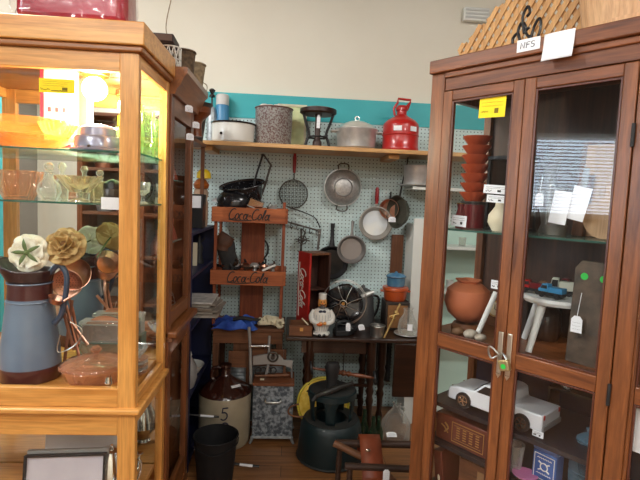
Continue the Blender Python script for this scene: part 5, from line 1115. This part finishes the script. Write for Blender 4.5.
def door(x0, x1, name='door', lw=.034):
    d = part(name, K(x0, x0+lw, -.004, .024, .13, 1.889), CHV, t, bevel=.003)  # hinge stile carries the rest
    part('stile', K(x1-.034, x1, -.004, .024, .13, 1.889), CHV, d, bevel=.003)
    for za, zb in ((1.855, 1.889), (.998, 1.045), (.13, .17)): part('rail', K(x0+lw+.0002, x1-.0342, -.003, .023, za, zb), CHH, d, bevel=.003)
    for za, zb in ((1.045, 1.855), (.17, .998)):
        part('pane', K(x0+lw-.004, x1-.03, .008, .012, za, zb), GLR, d, flat=True)
        m = MB(); a, b = x0+lw+.0005, x1-.0345; m.box(a, a+.006, -.001, .007, za+.001, zb-.001).box(b-.006, b, -.001, .007, za+.001, zb-.001).box(a+.006, b-.006, -.001, .007, zb-.007, zb-.001).box(a+.006, b-.006, -.001, .007, za+.001, za+.007); part('bead', m, wood('dark bead', hx(66, 30, 18), hx(96, 48, 28), 'Z'), d, bevel=.001)
    return d
d1 = door(.057, .345); d2 = door(.347, .648); d3 = door(.697, WID-.057, 'fixed_panel', .010)
for z in (1.7, 1.005, .3): part('hinge', MB().cyl(.005, z-.03, z+.03, c=(.649, -.006, 0), seg=10), IRON, d2)
HS = M('brushed hasp', (.6, .56, .48), .3, .9)
for x, dd in ((.331, d1), (.361, d2)):
    q = part('hasp', MB().box(x-.008, x+.008, -.009, -.0045,   .97, 1.105), HS, dd, bevel=.003); part('hasp_tip', MB().prism([(x-.008, .969), (x+.008, .969), (x, .955)], -.009, -.0045), HS, q)
c = cw(.352, -.022, 1.022); t2 = thing('padlock', 'small steel padlock with long shackle and green dot holding the doors', 'padlock', c, rz=CROT)
part('body', MB().box(-.017, .017, -.009, .009, -.034, .0, RY(-18)), M('padlock brass', hx(176, 160, 120), .3, .7), t2, bevel=.003)
part('shackle', MB(RY(-18)).tube(sm([(-.012, 0, 0), (-.013, 0, .02), (-.035, 0, .045), (-.045, 0, .03), (-.04, 0, .008), (-.022, .004, .012), (.0, .004, .02), (.012, 0, .0)], 4), .0032), STEEL, t2)
part('green_dot', MB().cyl(.008, .0, .0008, mx=T(.006, -.0095, -.018) @ RX(90)), M('green sticker', hx(40, 190, 70), .6), t2)
# tag, papers on the front
a = CP(480, 99, .007); b = CP(505, 116, .007)
def ontag(name, label, s0, z1, s1, z0, tt, mat, cat='tag', tilt=0, scr=True):
    q = thing(name, label, cat, cw((s0+s1)/2, tt, (z0+z1)/2), rot=(0, math.radians(tilt), CROT)); W_, H_ = abs(s1-s0)/2, abs(z1-z0)/2
    part('sheet', MB().box(-W_, W_, -.0005, .0005, -H_, H_), mat, q, flat=True)
    if scr:
        m = MB()
        for z in (.5, .15): scrib(m, -W_*.8, W_*.8, H_*z, -.0008, .0006, .0004)
        scrib(m, -W_*.8, -W_*.3, -H_*.4, -.0008, .003, .0008); m.box(W_*.2, W_*.5, -.001, -.0006, -H_*.6, -H_*.1)
        part('writing', m, MATS['tag ink'] if mat is YEL else INK, q)
    return q
ontag('yellow_sale_tag', 'bright yellow printed tag inside the glass of the left cherry door', a[0], a[1], b[0], b[1], .0065, YEL, tilt=2)
a = CP(516, 44, -.023); b = CP(538, 56, -.023); q = thing('nfs_note', 'small white note lettered NFS on the cornice of the cherry cabinet', 'note', cw((a[0]+b[0])/2, -.0155, 1.985), rz=CROT, rot=(0, math.radians(0), CROT))
W_ = abs(b[0]-a[0])/2; part('sheet', MB().box(-W_, W_, -.0006, .0004, -.018, .018), PAPER, q, flat=True); m = MB(); write(m, 'NFS', .018, .046, -.0012, .1, .0011, -.002, 0); part('lettering', m, M('grey marker', hx(60, 66, 76), .8), q)
a = CP(543, 38, -.024); b = CP(572, 57, -.024); q = thing('blank_sheet', 'larger blank white paper taped over the cornice beside the note', 'paper', cw(0, 0, 0), rz=CROT)
part('sheet', MB().grid(lambda u_, v_: (a[0]+(b[0]-a[0])*u_, -.0155-.012*v_**2-.002*math.sin(u_*3), 2.003-.078*v_-.01*u_*0), 4, 6), PAPER, q, solid=.0006); q.location = cw(0, 0, 0)

# ---- on top: lattice, basket, ornament
LT = .30; zb = 2.0005
t2 = thing('lattice_trellis', 'expanding wooden lattice trellis with slanting edge on top of the cherry cabinet', 'trellis', cw(0, LT, zb), rz=CROT)
xa = CP(460, 54, LT)[0]; xb = .40; sl = .70
def topz(x): return .13+(x-xa)*.78
def clipstrip(dx, th_, y):
    mm_ = MB(); n_ = 0
    ang = math.radians(dx); ux, uz = math.cos(ang), math.sin(ang)
    for i in range(-12, 30):
        px_ = xa+i*.036
        pts = [(px_+ux*k*.006, uz*k*.006) for k in range(0, 90)]
        run = [p for p in pts if 0 <= p[1] <= min(topz(p[0]), .42) and xa-.004 <= p[0] <= xb]
        if len(run) < 3: continue
        (x_0, z_0), (x_1, z_1) = run[0], run[-1]; L_ = math.hypot(x_1-x_0, z_1-z_0)
        yield MB().box(0, L_, y, y+.005, -.0095, .0095, T(x_0, 0, z_0+.006) @ RY(-dx))
for mm_ in clipstrip(58, 0, -.006): part('slat', mm_, LATT, t2)
for mm_ in clipstrip(122, 0, .0): part('slat', mm_, LATT, t2)
part('bottom_slat', MB().box(xa, xb, -.011, -.0065, 0, .012), LATT, t2)
# iron ornament
a = CP(520, 45, .02); t2 = thing('scroll_ornament', 'black wrought iron scroll ornament standing before the lattice', 'ornament', cw(a[0], .04, zb), rz=CROT)
def sc(pts, r=.0045): part('scroll', MB().tube(sm(pts, 6), r), BLACK, t2)
sc([(-.012, 0, .02), (-.02, 0, .05), (-.01, 0, .075), (.004, 0, .06), (-.002, 0, .045)]); sc([(.0, 0, .04), (-.008, 0, .09), (.006, 0, .12), (.014, 0, .10), (.005, 0, .09)])
sc([(.02, 0, .0), (.03, 0, .05), (.045, 0, .075), (.052, 0, .05), (.04, 0, .01), (.02, 0, .03)]); sc([(-.03, 0, .0), (-.036, 0, .03), (-.02, 0, .045), (-.012, 0, .02)])
sc([(-.035, 0, .005), (0, 0, .01), (.05, 0, .005)]); sc([(.02, 0, .02), (.005, 0, .045), (.016, 0, .055)])
# bushel basket
t2 = thing('bushel_basket', 'pale splint wood bushel basket at the top right on the cherry cabinet', 'basket', cw(.60, .21, zb), rz=CROT)
n_ = 22
for i in range(n_):
    a = 2*PI*i/n_; m = MB(RZ(math.degrees(a))); wd = .0235
    m.prism([(-wd, 0), (wd, 0), (wd*1.25, .26), (-wd*1.25, .26)], -.0015, .0015, mx=T(0, -.165, 0) @ RX(8)); part('stave', m, BASK, t2)
part('base', MB().cyl(.163, .002, .008), BASK, t2)
m = MB()
for j in range(48): pass
m.lathe([(.163, .0), (.172, 0), (.175, .026), (.168, .026), (.163, 0)], seg=48); part('hoop', m, BASK, t2, label='lower wooden hoop')
part('hoop', MB().lathe([(.200, .236), (.205, .236), (.207, .262), (.202, .262), (.200, .236)], seg=48), BASK, t2)

# ---- inside: helper to drop a thing at (pixel column, depth) on a shelf
def at(px, py, tt, z): return cw(CP(px, py, tt)[0], tt, z)
ZM = 1.0355
TER = M('terracotta', hx(196, 112, 72), .6, c2=hx(168, 94, 62), scale=5, bump=.15)
c = at(468, 295, .14, ZM); t2 = thing('terracotta_pot', 'large round terracotta pot with broken lip on the cabinet middle floor', 'pot', c+Vector((0, 0, .036)))
part('body', MB().lathe([(0, 0), (.035, .004), (.070, .035), (.084, .075), (.076, .120), (.05, .142), (.034, .148), (.030, .146), (.046, .134), (.066, .112), (.07, .075), (0, .02)], seg=44), TER, t2)
part('broken_lip', MB().lathe([(.034, .145), (.045, .155), (.043, .158), (.03, .15)], ripple=.12, nr=5, seg=40), TER, t2)
single('wooden_ring', MB().lathe([(.03, 0), (.052, 0), (.055, .018), (.045, .033), (.035, .03), (.03, 0)]), OLDX, 'dark wooden ring under the terracotta pot', 'ring', c)
STN = (M('brown stone', hx(120, 88, 60), .6, c2=hx(96, 68, 46), scale=9), M('speckled stone', hx(190, 180, 164), .6, c2=hx(120, 108, 96), scale=30))
for i, (px, r) in enumerate(((458, .018), (471, .02), (481, .016))):
    single('round_stone', MB().ball(r, (0, 0, r*.85), sc=(1.3, 1, .85)), STN[i % 2 if i < 2 else 1], ('brown round stone before the terracotta pot', 'speckled pale stone beside the brown one', 'small pale stone by the white leg')[i], 'stone', at(px, 330, .06, ZM))
# white stool with toys
sx_ = CP(550, 292, .2)[0]; c = cw(.415, .2, ZM); hS = .178
WS = M('white stool paint', hx(222, 224, 222), .35)
t2 = thing('white_stool', 'small round white wooden stool with splayed legs carrying toy trucks', 'stool', c, rz=CROT)
part('top', MB().lathe([(0, hS-.02), (.106, hS-.02), (.112, hS-.01), (.110, hS), (0, hS)], seg=44), WS, t2)
for a in (75, 165, 255, 345): 
    ca, sa = math.cos(math.radians(a)), math.sin(math.radians(a)); part('leg', MB().tube([(ca*.075, sa*.075, hS-.02), (ca*.125, sa*.125, .002)], [.013, .010], 12), WS, t2)
zst = ZM+hS+.0005
def toy(name, label, px, tt, L_, col, cabc, rz_, z=zst, H=1.0):
    c = at(px, 280, tt, z); t2 = thing(name, label, 'toy truck', c, rz=CROT+rz_)
    part('chassis', MB().box(-L_/2, L_/2, -.014, .014, .008, .018), BLKPL, t2, bevel=.001); part('cab', MB().prism([(-L_/2, .0185), (-L_*.1, .0185), (-L_*.1, .044*H), (-L_*.35, .044*H), (-L_*.42, .030), (-L_/2, .028)], -.014, .014), cabc, t2, bevel=.002)
    part('bed', MB().box(-L_*.08, L_/2, -.015, .015, .0185, .036*H), col, t2, bevel=.001)
    m = MB(); m.prism([(-L_*.40, .029), (-L_*.13, .029), (-L_*.13, .040*H), (-L_*.345, .040*H)], -.0145, .0145); part('window', m, BLKPL, t2)
    for x in (-L_*.32, L_*.3):
        for y in (-.015, .015): part('wheel', MB().cyl(.009, -.003, .003, mx=T(x, y, .009) @ RX(90), seg=16), BLKPL, t2)
MAR = M('maroon paint', hx(110, 24, 32), .3, coat=.4); BLT = M('toy blue', hx(60, 140, 190), .35); GRYT = M('toy cream', hx(200, 198, 186), .4)
toy('toy_truck', 'maroon toy truck on the left of the white stool', 533, .17, .07, MAR, REDP, .2)
toy('toy_truck', 'bright blue toy pickup at the front of the white stool', 553, .14, .08, BLT, BLT, -.1)
toy('toy_truck', 'cream toy lorry behind the blue pickup', 562, .22, .08, GRYT, GRYT, .3, H=1.3)
toy('toy_truck', 'dark red toy truck at the back of the white stool', 572, .27, .08, MAR, MAR, .1, H=1.2)
c = at(545, 268, .205, zst); t2 = thing('wooden_disc', 'small brown wooden wheel standing among the toy trucks', 'wheel', c, rz=CROT); part('tyre', MB().ring(.016, .006, (0, 0, .022), RX(90)), OLDX, t2); part('hub', MB().cyl(.012, -.004, .004, mx=T(0, 0, .022) @ RX(90)), OLDZ, t2)
# leaning white leg in left door
c = at(477, 330, .09, ZM); single('white_stick', MB().tube([(0, 0, .008), CU*.05+Vector((0, 0, .17))+CN*.02], .009, 12), WS, 'white turned wooden leg leaning beside the terracotta pot', 'leg', c)
c = at(485, 285, .2, ZM); t2 = thing('dark_stone_pedestal', 'dark carved wooden block behind the leaning white leg', 'block', cw(.24, .30, ZM), rz=CROT); part('body', MB().box(-.035, .04, -.03, .03, 0, .17), M('dark block wood', hx(48, 34, 30), .6, c2=hx(70, 52, 44), scale=9), t2, bevel=.004); part('cap', MB().box(-.04, .045, -.035, .035, .171, .18), BLKPL, t2, bevel=.001)  # block mottled between two dark browns
ontag('price_card', 'white paper card fixed beside the terracotta pot', .215, 1.245, .255, 1.215, .12, PAPER)
# iron board with green dots
t2 = thing('rusty_iron_plate', 'tall rusty dark iron plate with two green stickers behind the right glass', 'plate', cw(.535, .10, ZM), rot=(0, math.radians(2), CROT))
part('plate', MB().prism([(-.045, 0), (.055, 0), (.058, .29), (.04, .315), (-.03, .315), (-.047, .29)], -.006, .006), M('rusty iron', (.05, .042, .035), .6, .4, c2=(.14, .10, .07), scale=16, bump=.5), t2, bevel=.002)
for x in (-.018, .035): part('sticker', MB().cyl(.0105, 0, .0008, mx=T(x, -.0065, .268) @ RX(90)), MATS['green sticker'], t2, label='green dot sticker')
t2 = price_tag('white string tag hanging in front of the rusty iron plate', cw(.522, .075, 1.135), .032, .05, rz=CROT); part('string', MB().tube([(0, 0, .048), (.004, .01, .12)], .001), PAPER, t2)
t2 = price_tag('white tag hanging at the upper left behind the right door glass', at(539, 204, .04, CP(539, 206, .04)[1]), .026, .04, rz=CROT); part('string', MB().tube([(0, 0, .038), (.0, .01, .09)], .001), PAPER, t2)
# dark back things in mid compartment
BKC = M('dark navy box', hx(30, 36, 60), .5)
single('navy_box', MB().box(-.13, .13, -.02, .02, 0, .30), BKC, 'dark navy flat box standing at the back of the middle compartment', 'box', cw(.80, .33, ZM), rz=CROT, bevel=.003)
# ---- upper glass shelf
OB = M('orange ribbed bowl', hx(190, 84, 48), .4, c2=hx(168, 68, 38), scale=6)
for i in range(7):
    single('orange_bowl', MB().lathe([(0, 0), (.03, 0), (.052, .03), (.053, .034), (.05, .034), (.028, .004), (0, .004)]), OB, 'orange bowl, topmost of the stack behind the left glass' if i == 6 else 'orange bowl in the stack behind the left glass', 'bowl', cw(.075, .20, ZG+.001+.10+i*.0345), group=None if i == 6 else 'stacked orange bowls')
t2 = thing('dark_tin_canister', 'short dark red canister under the stack of orange bowls', 'canister', cw(.075, .20, ZG+.001)); part('body', MB().cyl(.045, 0, .088, seg=32), MAR, t2); part('lid', MB().cyl(.047, .0885, .099, seg=32), BLKPL, t2)
t2 = thing('dark_glass_lantern', 'dark brown glass sided case on the upper shelf behind the left door', 'case', cw(.215, .22, ZG+.001), rz=CROT)
DG = glass('smoked pane', (.35, .28, .24), 1.5)
for x in (-.06, .06):
    for y in (-.06, .06): part('post', MB().box(x-.004, x+.004, y-.004, y+.004, .01, .25), BLKPL, t2)
part('base', MB().box(-.066, .066, -.066, .066, 0, .01), BLKPL, t2); part('roof', MB().box(-.066, .066, -.066, .066, .2505, .262), BLKPL, t2); part('pane', MB().box(-.0555, .0555, -.062, -.06, .012, .249), DG, t2, flat=True)
part('roof_knob', MB().lathe([(0, .262), (.02, .262), (.012, .28), (.018, .295), (0, .3)]), BLKPL, t2)
t2 = thing('cream_jug', 'rounded cream pottery jug at the hinge side of the left door', 'jug', at(500, 225, .12, ZG+.001)); part('body', MB().lathe([(0, 0), (.025, 0), (.042, .03), (.04, .055), (.02, .085), (.018, .105), (.024, .115), (0, .11)]), CREAMP, t2); part('handle', MB().tube(sm([(.02, 0, .1), (.05, 0, .09), (.04, 0, .05)], 5), .005), CREAMP, t2)
for (x0, y0, x1, y1, tt, L_) in ((484, 185, 507, 194, .03, 'white note high behind the left glass, upper of two'), (487, 195, 506, 203, .035, 'white note behind the left glass, under the upper one'), (452, 215, 466, 227, .05, 'small white card at the lower left of the upper glass shelf')):
    a = CP(x0, y0, tt); b = CP(x1, y1, tt); ontag('white_note', L_, a[0], a[1], b[0], b[1], tt, PAPER, 'note', tilt=3)
t2 = thing('red_vase', 'slim dark red vase behind the small white card', 'vase', cw(.085, .10, ZG+.001)); part('body', MB().lathe([(0, 0), (.014, 0), (.02, .03), (.01, .07), (.013, .09), (0, .09)]), MAR, t2); part('rim', MB().ring(.0125, .002, (0, 0, .09), seg=16), BRASS, t2)
# right door upper shelf
WDL = wood('light board', hx(176, 132, 88), hx(206, 164, 116), 'Z', .5, .1)
t2 = thing('round_cutting_board', 'round light wooden board with a handle leaning behind white papers', 'cutting board', cw(.555, .13, ZG+.001), rot=(math.radians(-8), 0, CROT)); part('board', MB().cyl(.062, -.006, .006, mx=T(0, 0, .063) @ RX(90), seg=44), WDL, t2); part('handle', MB().box(-.012, .012, -.005, .005, .12, .165), WDL, t2, bevel=.003)
t2 = thing('wicker_tray', 'tan wooden panel leaning at the back of the upper shelf', 'panel', cw(.52, .25, ZG+.001), rot=(math.radians(-6), 0, CROT)); part('panel', MB().box(-.09, .09, -.004, .004, 0, .30), WDL, t2); m = MB(); m.box(-.096, -.084, -.009, .009, 0, .31).box(.084, .096, -.009, .009, 0, .31).box(-.083, .083, -.009, .009, .302, .312); part('frame', m, OLDZ, t2)
a0 = CP(562, 193, .09)
for i, (sx0, dz, rot_, L_) in enumerate(((.428, 0, 8, 'left of two white sheets clipped behind the right glass'), (.478, .014, 12, 'right of two white sheets clipped behind the right glass'))):
    q = thing('white_sheet', L_, 'paper', cw(sx0+.02, .07+.006*i, 1.50+dz), rot=(0, math.radians(rot_), CROT)); part('sheet', MB().box(-.026, .026, -.0004, .0004, -.045, .055), PAPER, q, flat=True)
PWT = M('dull pewter grey', (.25, .24, .23), .4, .6)
t2 = thing('oil_lantern', 'tarnished metal lantern on the upper shelf near the middle stile', 'lantern', cw(.40, .17, ZG+.001)); part('base', MB().lathe([(0, 0), (.03, 0), (.034, .03), (.02, .045), (0, .045)]), PWT, t2); part('chimney', MB().lathe([(.018, .046), (.03, .075), (.02, .12)]), CLEAR, t2); part('top', MB().lathe([(0, .12), (.022, .12), (.026, .14), (.01, .155), (0, .156)]), PWT, t2)
for s_ in (-1, 1): part('guard', MB().tube([(s_*.032, 0, .03), (s_*.034, 0, .13), (s_*.015, 0, .15)], .002), PWT, t2)
t2 = thing('wood_plane', 'old brown wooden tool standing beside the lantern on the upper shelf', 'tool', cw(.445, .24, ZG+.001), rot=(0, .06, CROT)); part('body', MB().box(-.018, .018, -.02, .02, 0, .20), OLDZ, t2, bevel=.003); part('iron', MB().box(-.006, .012, -.026, -.0205, .09, .22), PWT, t2)
t2 = thing('clock_weight', 'narrow dark metal cylinder on the upper shelf left of the lantern', 'cylinder', cw(.365, .20, ZG+.001)); part('body', MB().cyl(.014, 0, .15), PWT, t2); part('hook', MB().ring(.008, .002, (0, 0, .158), RX(90), 14), STEEL, t2)
# ---- lower compartments
ZL, ZK = .7755, .6275
def suv(name, label, s, tt, z, L_, rz_, body):
    t2 = thing(name, label, 'toy car', cw(s, tt, z), rz=CROT+rz_); W_ = L_*.2; H = L_*(.33 if name == 'model_pickup' else .36)
    prof = [(-.5, .16), (-.5, .46), (-.48, .56), (-.40, .62), (-.20, .66), (-.10, .95), (-.04, 1.0), (.12, 1.0), (.17, .95), (.19, .64), (.5, .64), (.5, .16)] if name == 'model_pickup' else [(-.5, .16), (-.5, .50), (-.49, .56), (-.33, .62), (-.22, .64), (-.10, .95), (-.02, 1.0), (.36, 1.0), (.44, .96), (.5, .62), (.5, .16)]
    part('body', MB().prism([(x*L_, z_*H) for x, z_ in prof], -W_, W_), body, t2, bevel=L_*.015)
    for y in (-1, 1):
        for wx in ([(-.17, .67), (-.08, .92), (.02, .92), (.02, .67)], [(.035, .67), (.035, .92), (.125, .92), (.145, .67)]) if name == 'model_pickup' else ([(-.19, .66), (-.09, .91), (.06, .91), (.06, .66)], [(.08, .66), (.08, .91), (.24, .91), (.24, .66)], [(.26, .66), (.26, .91), (.40, .91), (.44, .66)]):
            part('window', MB().prism([(x*L_, z_*H) for x, z_ in wx], y*(W_+.0002), y*(W_+.0012)), BLKPL, t2)
    part('windscreen', MB().box(-.001, .0015, -W_*.85, W_*.85, 0, L_*.13, T(-.215*L_, 0, .655*H) @ RY(47)), BLKPL, t2)
    for x in (-.31, .31):
        for y in (-1, 1):
            wl = part('wheel', MB().cyl(L_*.085, -.008, .008, mx=T(x*L_, y*(W_-.002), L_*.085) @ RX(90), seg=24), BLKPL, t2); m = MB(); m.ring(L_*.05, .0015, (x*L_, y*(W_+.007), L_*.085), RX(90), 20, 5)
            for k in range(5): a = 2*PI*k/5; m.tube([(x*L_, y*(W_+.0072), L_*.085), (x*L_+L_*.05*math.cos(a), y*(W_+.0072), L_*.085+L_*.05*math.sin(a))], .0022, 5)
            part('rim', m, SILV, wl)
    part('bumper', MB().box(-L_*.515, -L_*.495, -W_*.95, W_*.95, .18*H, .32*H), M('bumper grey', hx(120, 122, 124), .4), t2, bevel=.001); part('bumper', MB().box(L_*.495, L_*.515, -W_*.95, W_*.95, .18*H, .32*H), MATS['bumper grey'], t2, bevel=.001)
    for y in (-1, 1): part('lamp', MB().box(-L_*.505, -L_*.48, y*W_*.55-.006, y*W_*.55+.006, .44*H, .54*H), SILV, t2); part('tail_lamp', MB().box(L_*.495, L_*.506, y*W_*.8-.004, y*W_*.8+.004, .5*H, .62*H), REDP, t2)
CW_ = M('car white', hx(226, 230, 236), .2, coat=.6); CB_ = M('car slate', hx(84, 104, 140), .25, coat=.6)
suv('model_pickup', 'large white model pickup facing left that spans both lower doors', .275, .14, ZL, .345, .0, CW_)
suv('car_reflection', 'slate blue car shape standing in for a reflection behind the white pickup', .50, .31, ZL+.11, .20, .05, CB_)  # added car shape in place of a greyish-blue reflection in the door
t2 = thing('clear_riser', 'dark display riser under the slate blue car shape', 'riser', cw(.50, .31, ZL), rz=CROT+.05); part('top', MB().box(-.12, .12, -.05, .05, .102, .109), BLKPL, t2)
for x in (-.12, .113): part('support', MB().box(x, x+.007, -.05, .05, 0, .1015), BLKPL, t2)
# brown gilt box
t2 = thing('gilt_book', 'large brown leather book with gilt frame lying under the white pickup', 'book', cw(.16, .14, ZK), rz=CROT-.02)
part('cover', MB().box(-.10, .115, -.07, .07, 0, .10), M('book leather', hx(104, 48, 34), .45, c2=hx(86, 38, 28), scale=10), t2, bevel=.004)
GILT = M('gilt', hx(176, 140, 84), .35, .5); m = MB()
for a_, b_, c_, d_ in ((-.03, .10, .012, .015), (-.03, .10, .082, .085), (-.03, -.0275, .015, .082), (.0975, .10, .015, .082), (-.02, .09, .022, .0235), (-.02, .09, .073, .0745)): m.box(a_, b_, -.0712, -.0702, c_, d_)
for i in range(4):
    for j in range(5): m.box(-.01+i*.026, .004+i*.026, -.0712, -.0702, .030+j*.009, .034+j*.009)
m.tube(sm([(-.06, -.071, .07), (-.045, -.071, .055), (-.06, -.071, .035)], 4), .003, 5).tube(sm([(-.075, -.071, .06), (-.06, -.071, .052), (-.045, -.071, .035)], 4), .0025, 5)
part('gilt_print', m, GILT, t2)
t2 = thing('red_bottle_book', 'narrow red brown book standing tilted at the bottom left of the cabinet', 'book', cw(.10, .12, .44), rot=(0, math.radians(-8), CROT)); part('cover', MB().box(-.018, .018, -.06, .06, 0, .145), MATS['book leather'], t2, bevel=.003); part('label_patch', MB().ball(.009, (0, -.061, .045), sc=(.6, .15, 1.4)), CREAMP, t2)
t2 = thing('brown_card_box', 'brown wooden box low behind the lower left glass', 'box', cw(.22, .17, .44), rz=CROT); part('body', MB().box(-.075, .075, -.06, .06, 0, .13), OLDX, t2, bevel=.002); part('front_card', MB().box(.0, .06, -.062, -.0605, .01, .11), M('kraft card', hx(150, 112, 74), .8), t2)
part('low_shelf', K(.035, WID-.035, .045, DEP-.02, .425, .4395), MATS['dark shelf'], cab)
single('green_glass_flask', MB().lathe([(0, 0), (.03, 0), (.03, .09), (.01, .12), (.01, .14), (0, .14)]), BOTTLE, 'green glass flask at the far left of the lower cabinet shelf', 'flask', cw(.065, .25, ZK))
# tin
t2 = thing('blue_tea_tin', 'blue and white ornamental rectangular tin on the lower shelf', 'tin', cw(.46, .11, ZK), rz=CROT-.12)
part('body', MB().box(-.04, .04, -.022, .022, 0, .10), M('tin blue', hx(60, 96, 160), .35, .2), t2, bevel=.004); part('lid', MB().box(-.041, .041, -.023, .023, .1003, .118), M('tin lid blue', hx(84, 116, 170), .35, .2), t2, bevel=.005)
m = MB(); y = -.0226
for z, w_ in ((.09, .033), (.010, .033)): m.tube([(-w_, y, z), (w_, y, z)], .0013, 5)
for x in (-.033, .033): m.tube([(x, y, .010), (x, y, .09)], .0013, 5)
for z in (.077, .026): m.tube([(-.024+i*.004, y, z+.003*(i % 2)) for i in range(13)], .0012, 5)
m.ring(.012, .002, (0, y, .052), RX(90), 20, 5)
for k in range(4): a = PI/4+k*PI/2; m.tube([(.012*math.cos(a), y, .052+.012*math.sin(a)), (.026*math.cos(a), y, .052+.02*math.sin(a))], .0025, 5)
part('ornament', m, ENAM, t2, label='white scroll ornament')
# jar
t2 = thing('blue_glass_jar', 'ribbed pale blue glass jar at the hinge side of the lower right door', 'jar', cw(.555, .17, ZK)); part('body', MB().lathe([(0, .003), (.045, 0), (.05, .01), (.052, .05), (.045, .056), (.052, .062), (.05, .11), (.035, .135), (.033, .15), (.038, .155)], seg=40), BLUEG, t2); part('lid', MB().lathe([(.0, .158), (.036, .156), (.036, .162), (.02, .175), (.008, .18), (.012, .195), (0, .2)]), BLUEG, t2)
dish_ = thing('green_rim_bowl', 'small pale green bowl with white filling at the foot of the blue jar', 'bowl', cw(.55, .085, ZK)); part('bowl', MB().lathe([(0, 0), (.025, 0), (.042, .02), (.04, .021), (.024, .004), (0, .003)]), M('celadon', hx(160, 176, 140), .3), dish_); part('filling', MB().ball(.036, (0, 0, .012), sc=(1, 1, .35)), CREAMP, dish_)
single('pink_saucer', MB().lathe([(0, 0), (.025, 0), (.04, .012), (.038, .014), (0, .006)]), M('pink china', hx(206, 120, 170), .3), 'pink china saucer at the bottom beside the blue tin', 'saucer', cw(.405, .075, ZK))
ontag('price_card', 'white card lying before the rear wheel of the white pickup', 0, 0, .035, .02, .1, PAPER).location = cw(.44, .065, .79)
# third panel contents
t2 = thing('tall_green_bottle', 'green glass bottle with white label behind the far right pane', 'bottle', cw(.735, .06, .60+.0275)); part('body', MB().lathe([(0, 0), (.022, 0), (.024, .01), (.024, .11), (.009, .15), (.008, .19), (0, .19)]), BOTTLE, t2); part('label_patch', MB().lathe([(.0245, .05), (.0247, .05), (.0247, .075), (.0245, .075)]), PAPER, t2)
ontag('white_note', 'white paper hanging behind the far right pane', .705, .98, .75, .86, .03, PAPER, 'note', scr=False)

# trinkets on the white shelf unit seen through the cabinet side, and more of the cabinet's contents
for i, (s_, tt, z, n, L_, mat_, prof) in enumerate((
 (.50, .33, ZG+.001, 'brown_crock', 'brown glazed crock at the back of the upper shelf', M('brown crock glaze', hx(110, 66, 40), .3, coat=.4), [(0, 0), (.04, 0), (.05, .03), (.05, .10), (.04, .12), (.042, .135), (0, .135)]),
 (.30, .33, ZG+.001, 'tall_pewter_vase', 'tall dull metal vase at the back behind the middle stile', PWT, [(0, 0), (.03, 0), (.02, .03), (.035, .12), (.02, .2), (.03, .24), (0, .24)]),
 (.60, .30, ZG+.001, 'tan_basket', 'tan woven cylinder basket at the right end of the upper shelf', BASK, [(0, 0), (.045, 0), (.055, .14), (.05, .14), (.04, .01), (0, .01)]),
 (.34, .30, ZM, 'dark_brown_jar', 'dark brown jar behind the white stool', M('dark jar glaze', hx(60, 36, 26), .3, coat=.4), [(0, 0), (.04, 0), (.05, .04), (.045, .10), (.03, .12), (0, .12)]),
 (.36, .09, ZK, 'clear_tumbler', 'clear glass tumbler left of the blue tin', CLEAR, [(0, .003), (.022, 0), (.03, .09), (.028, .09), (.02, .006), (0, .006)]),
 (.56, .30, ZK, 'blue_glass_bottle', 'pale blue glass bottle behind the ribbed blue jar', BLUEG, [(0, 0), (.028, 0), (.03, .1), (.012, .14), (.012, .17), (0, .17)]))):
    single(n, MB().lathe(prof), mat_, L_, n.split('_')[-1], cw(s_, tt, z))
t2 = thing('brass_mantel_clock', 'small brass clock at the back of the middle compartment left of the stool', 'clock', cw(.14, .32, ZM), rz=CROT)
part('case', MB().box(-.04, .04, -.02, .02, 0, .12), OLDX, t2, bevel=.004); part('dial', MB().cyl(.028, 0, .003, mx=T(0, -.0205, .07) @ RX(90)), CREAMP, t2); part('bezel', MB().ring(.029, .003, (0, -.023, .07), RX(90)), BRASS, t2)
m = MB(); m.tube([(0, -.0245, .07), (0, -.0245, .09)], .0012, 4).tube([(0, -.0245, .07), (.014, -.0245, .064)], .0012, 4); part('hand', m, INK, t2)
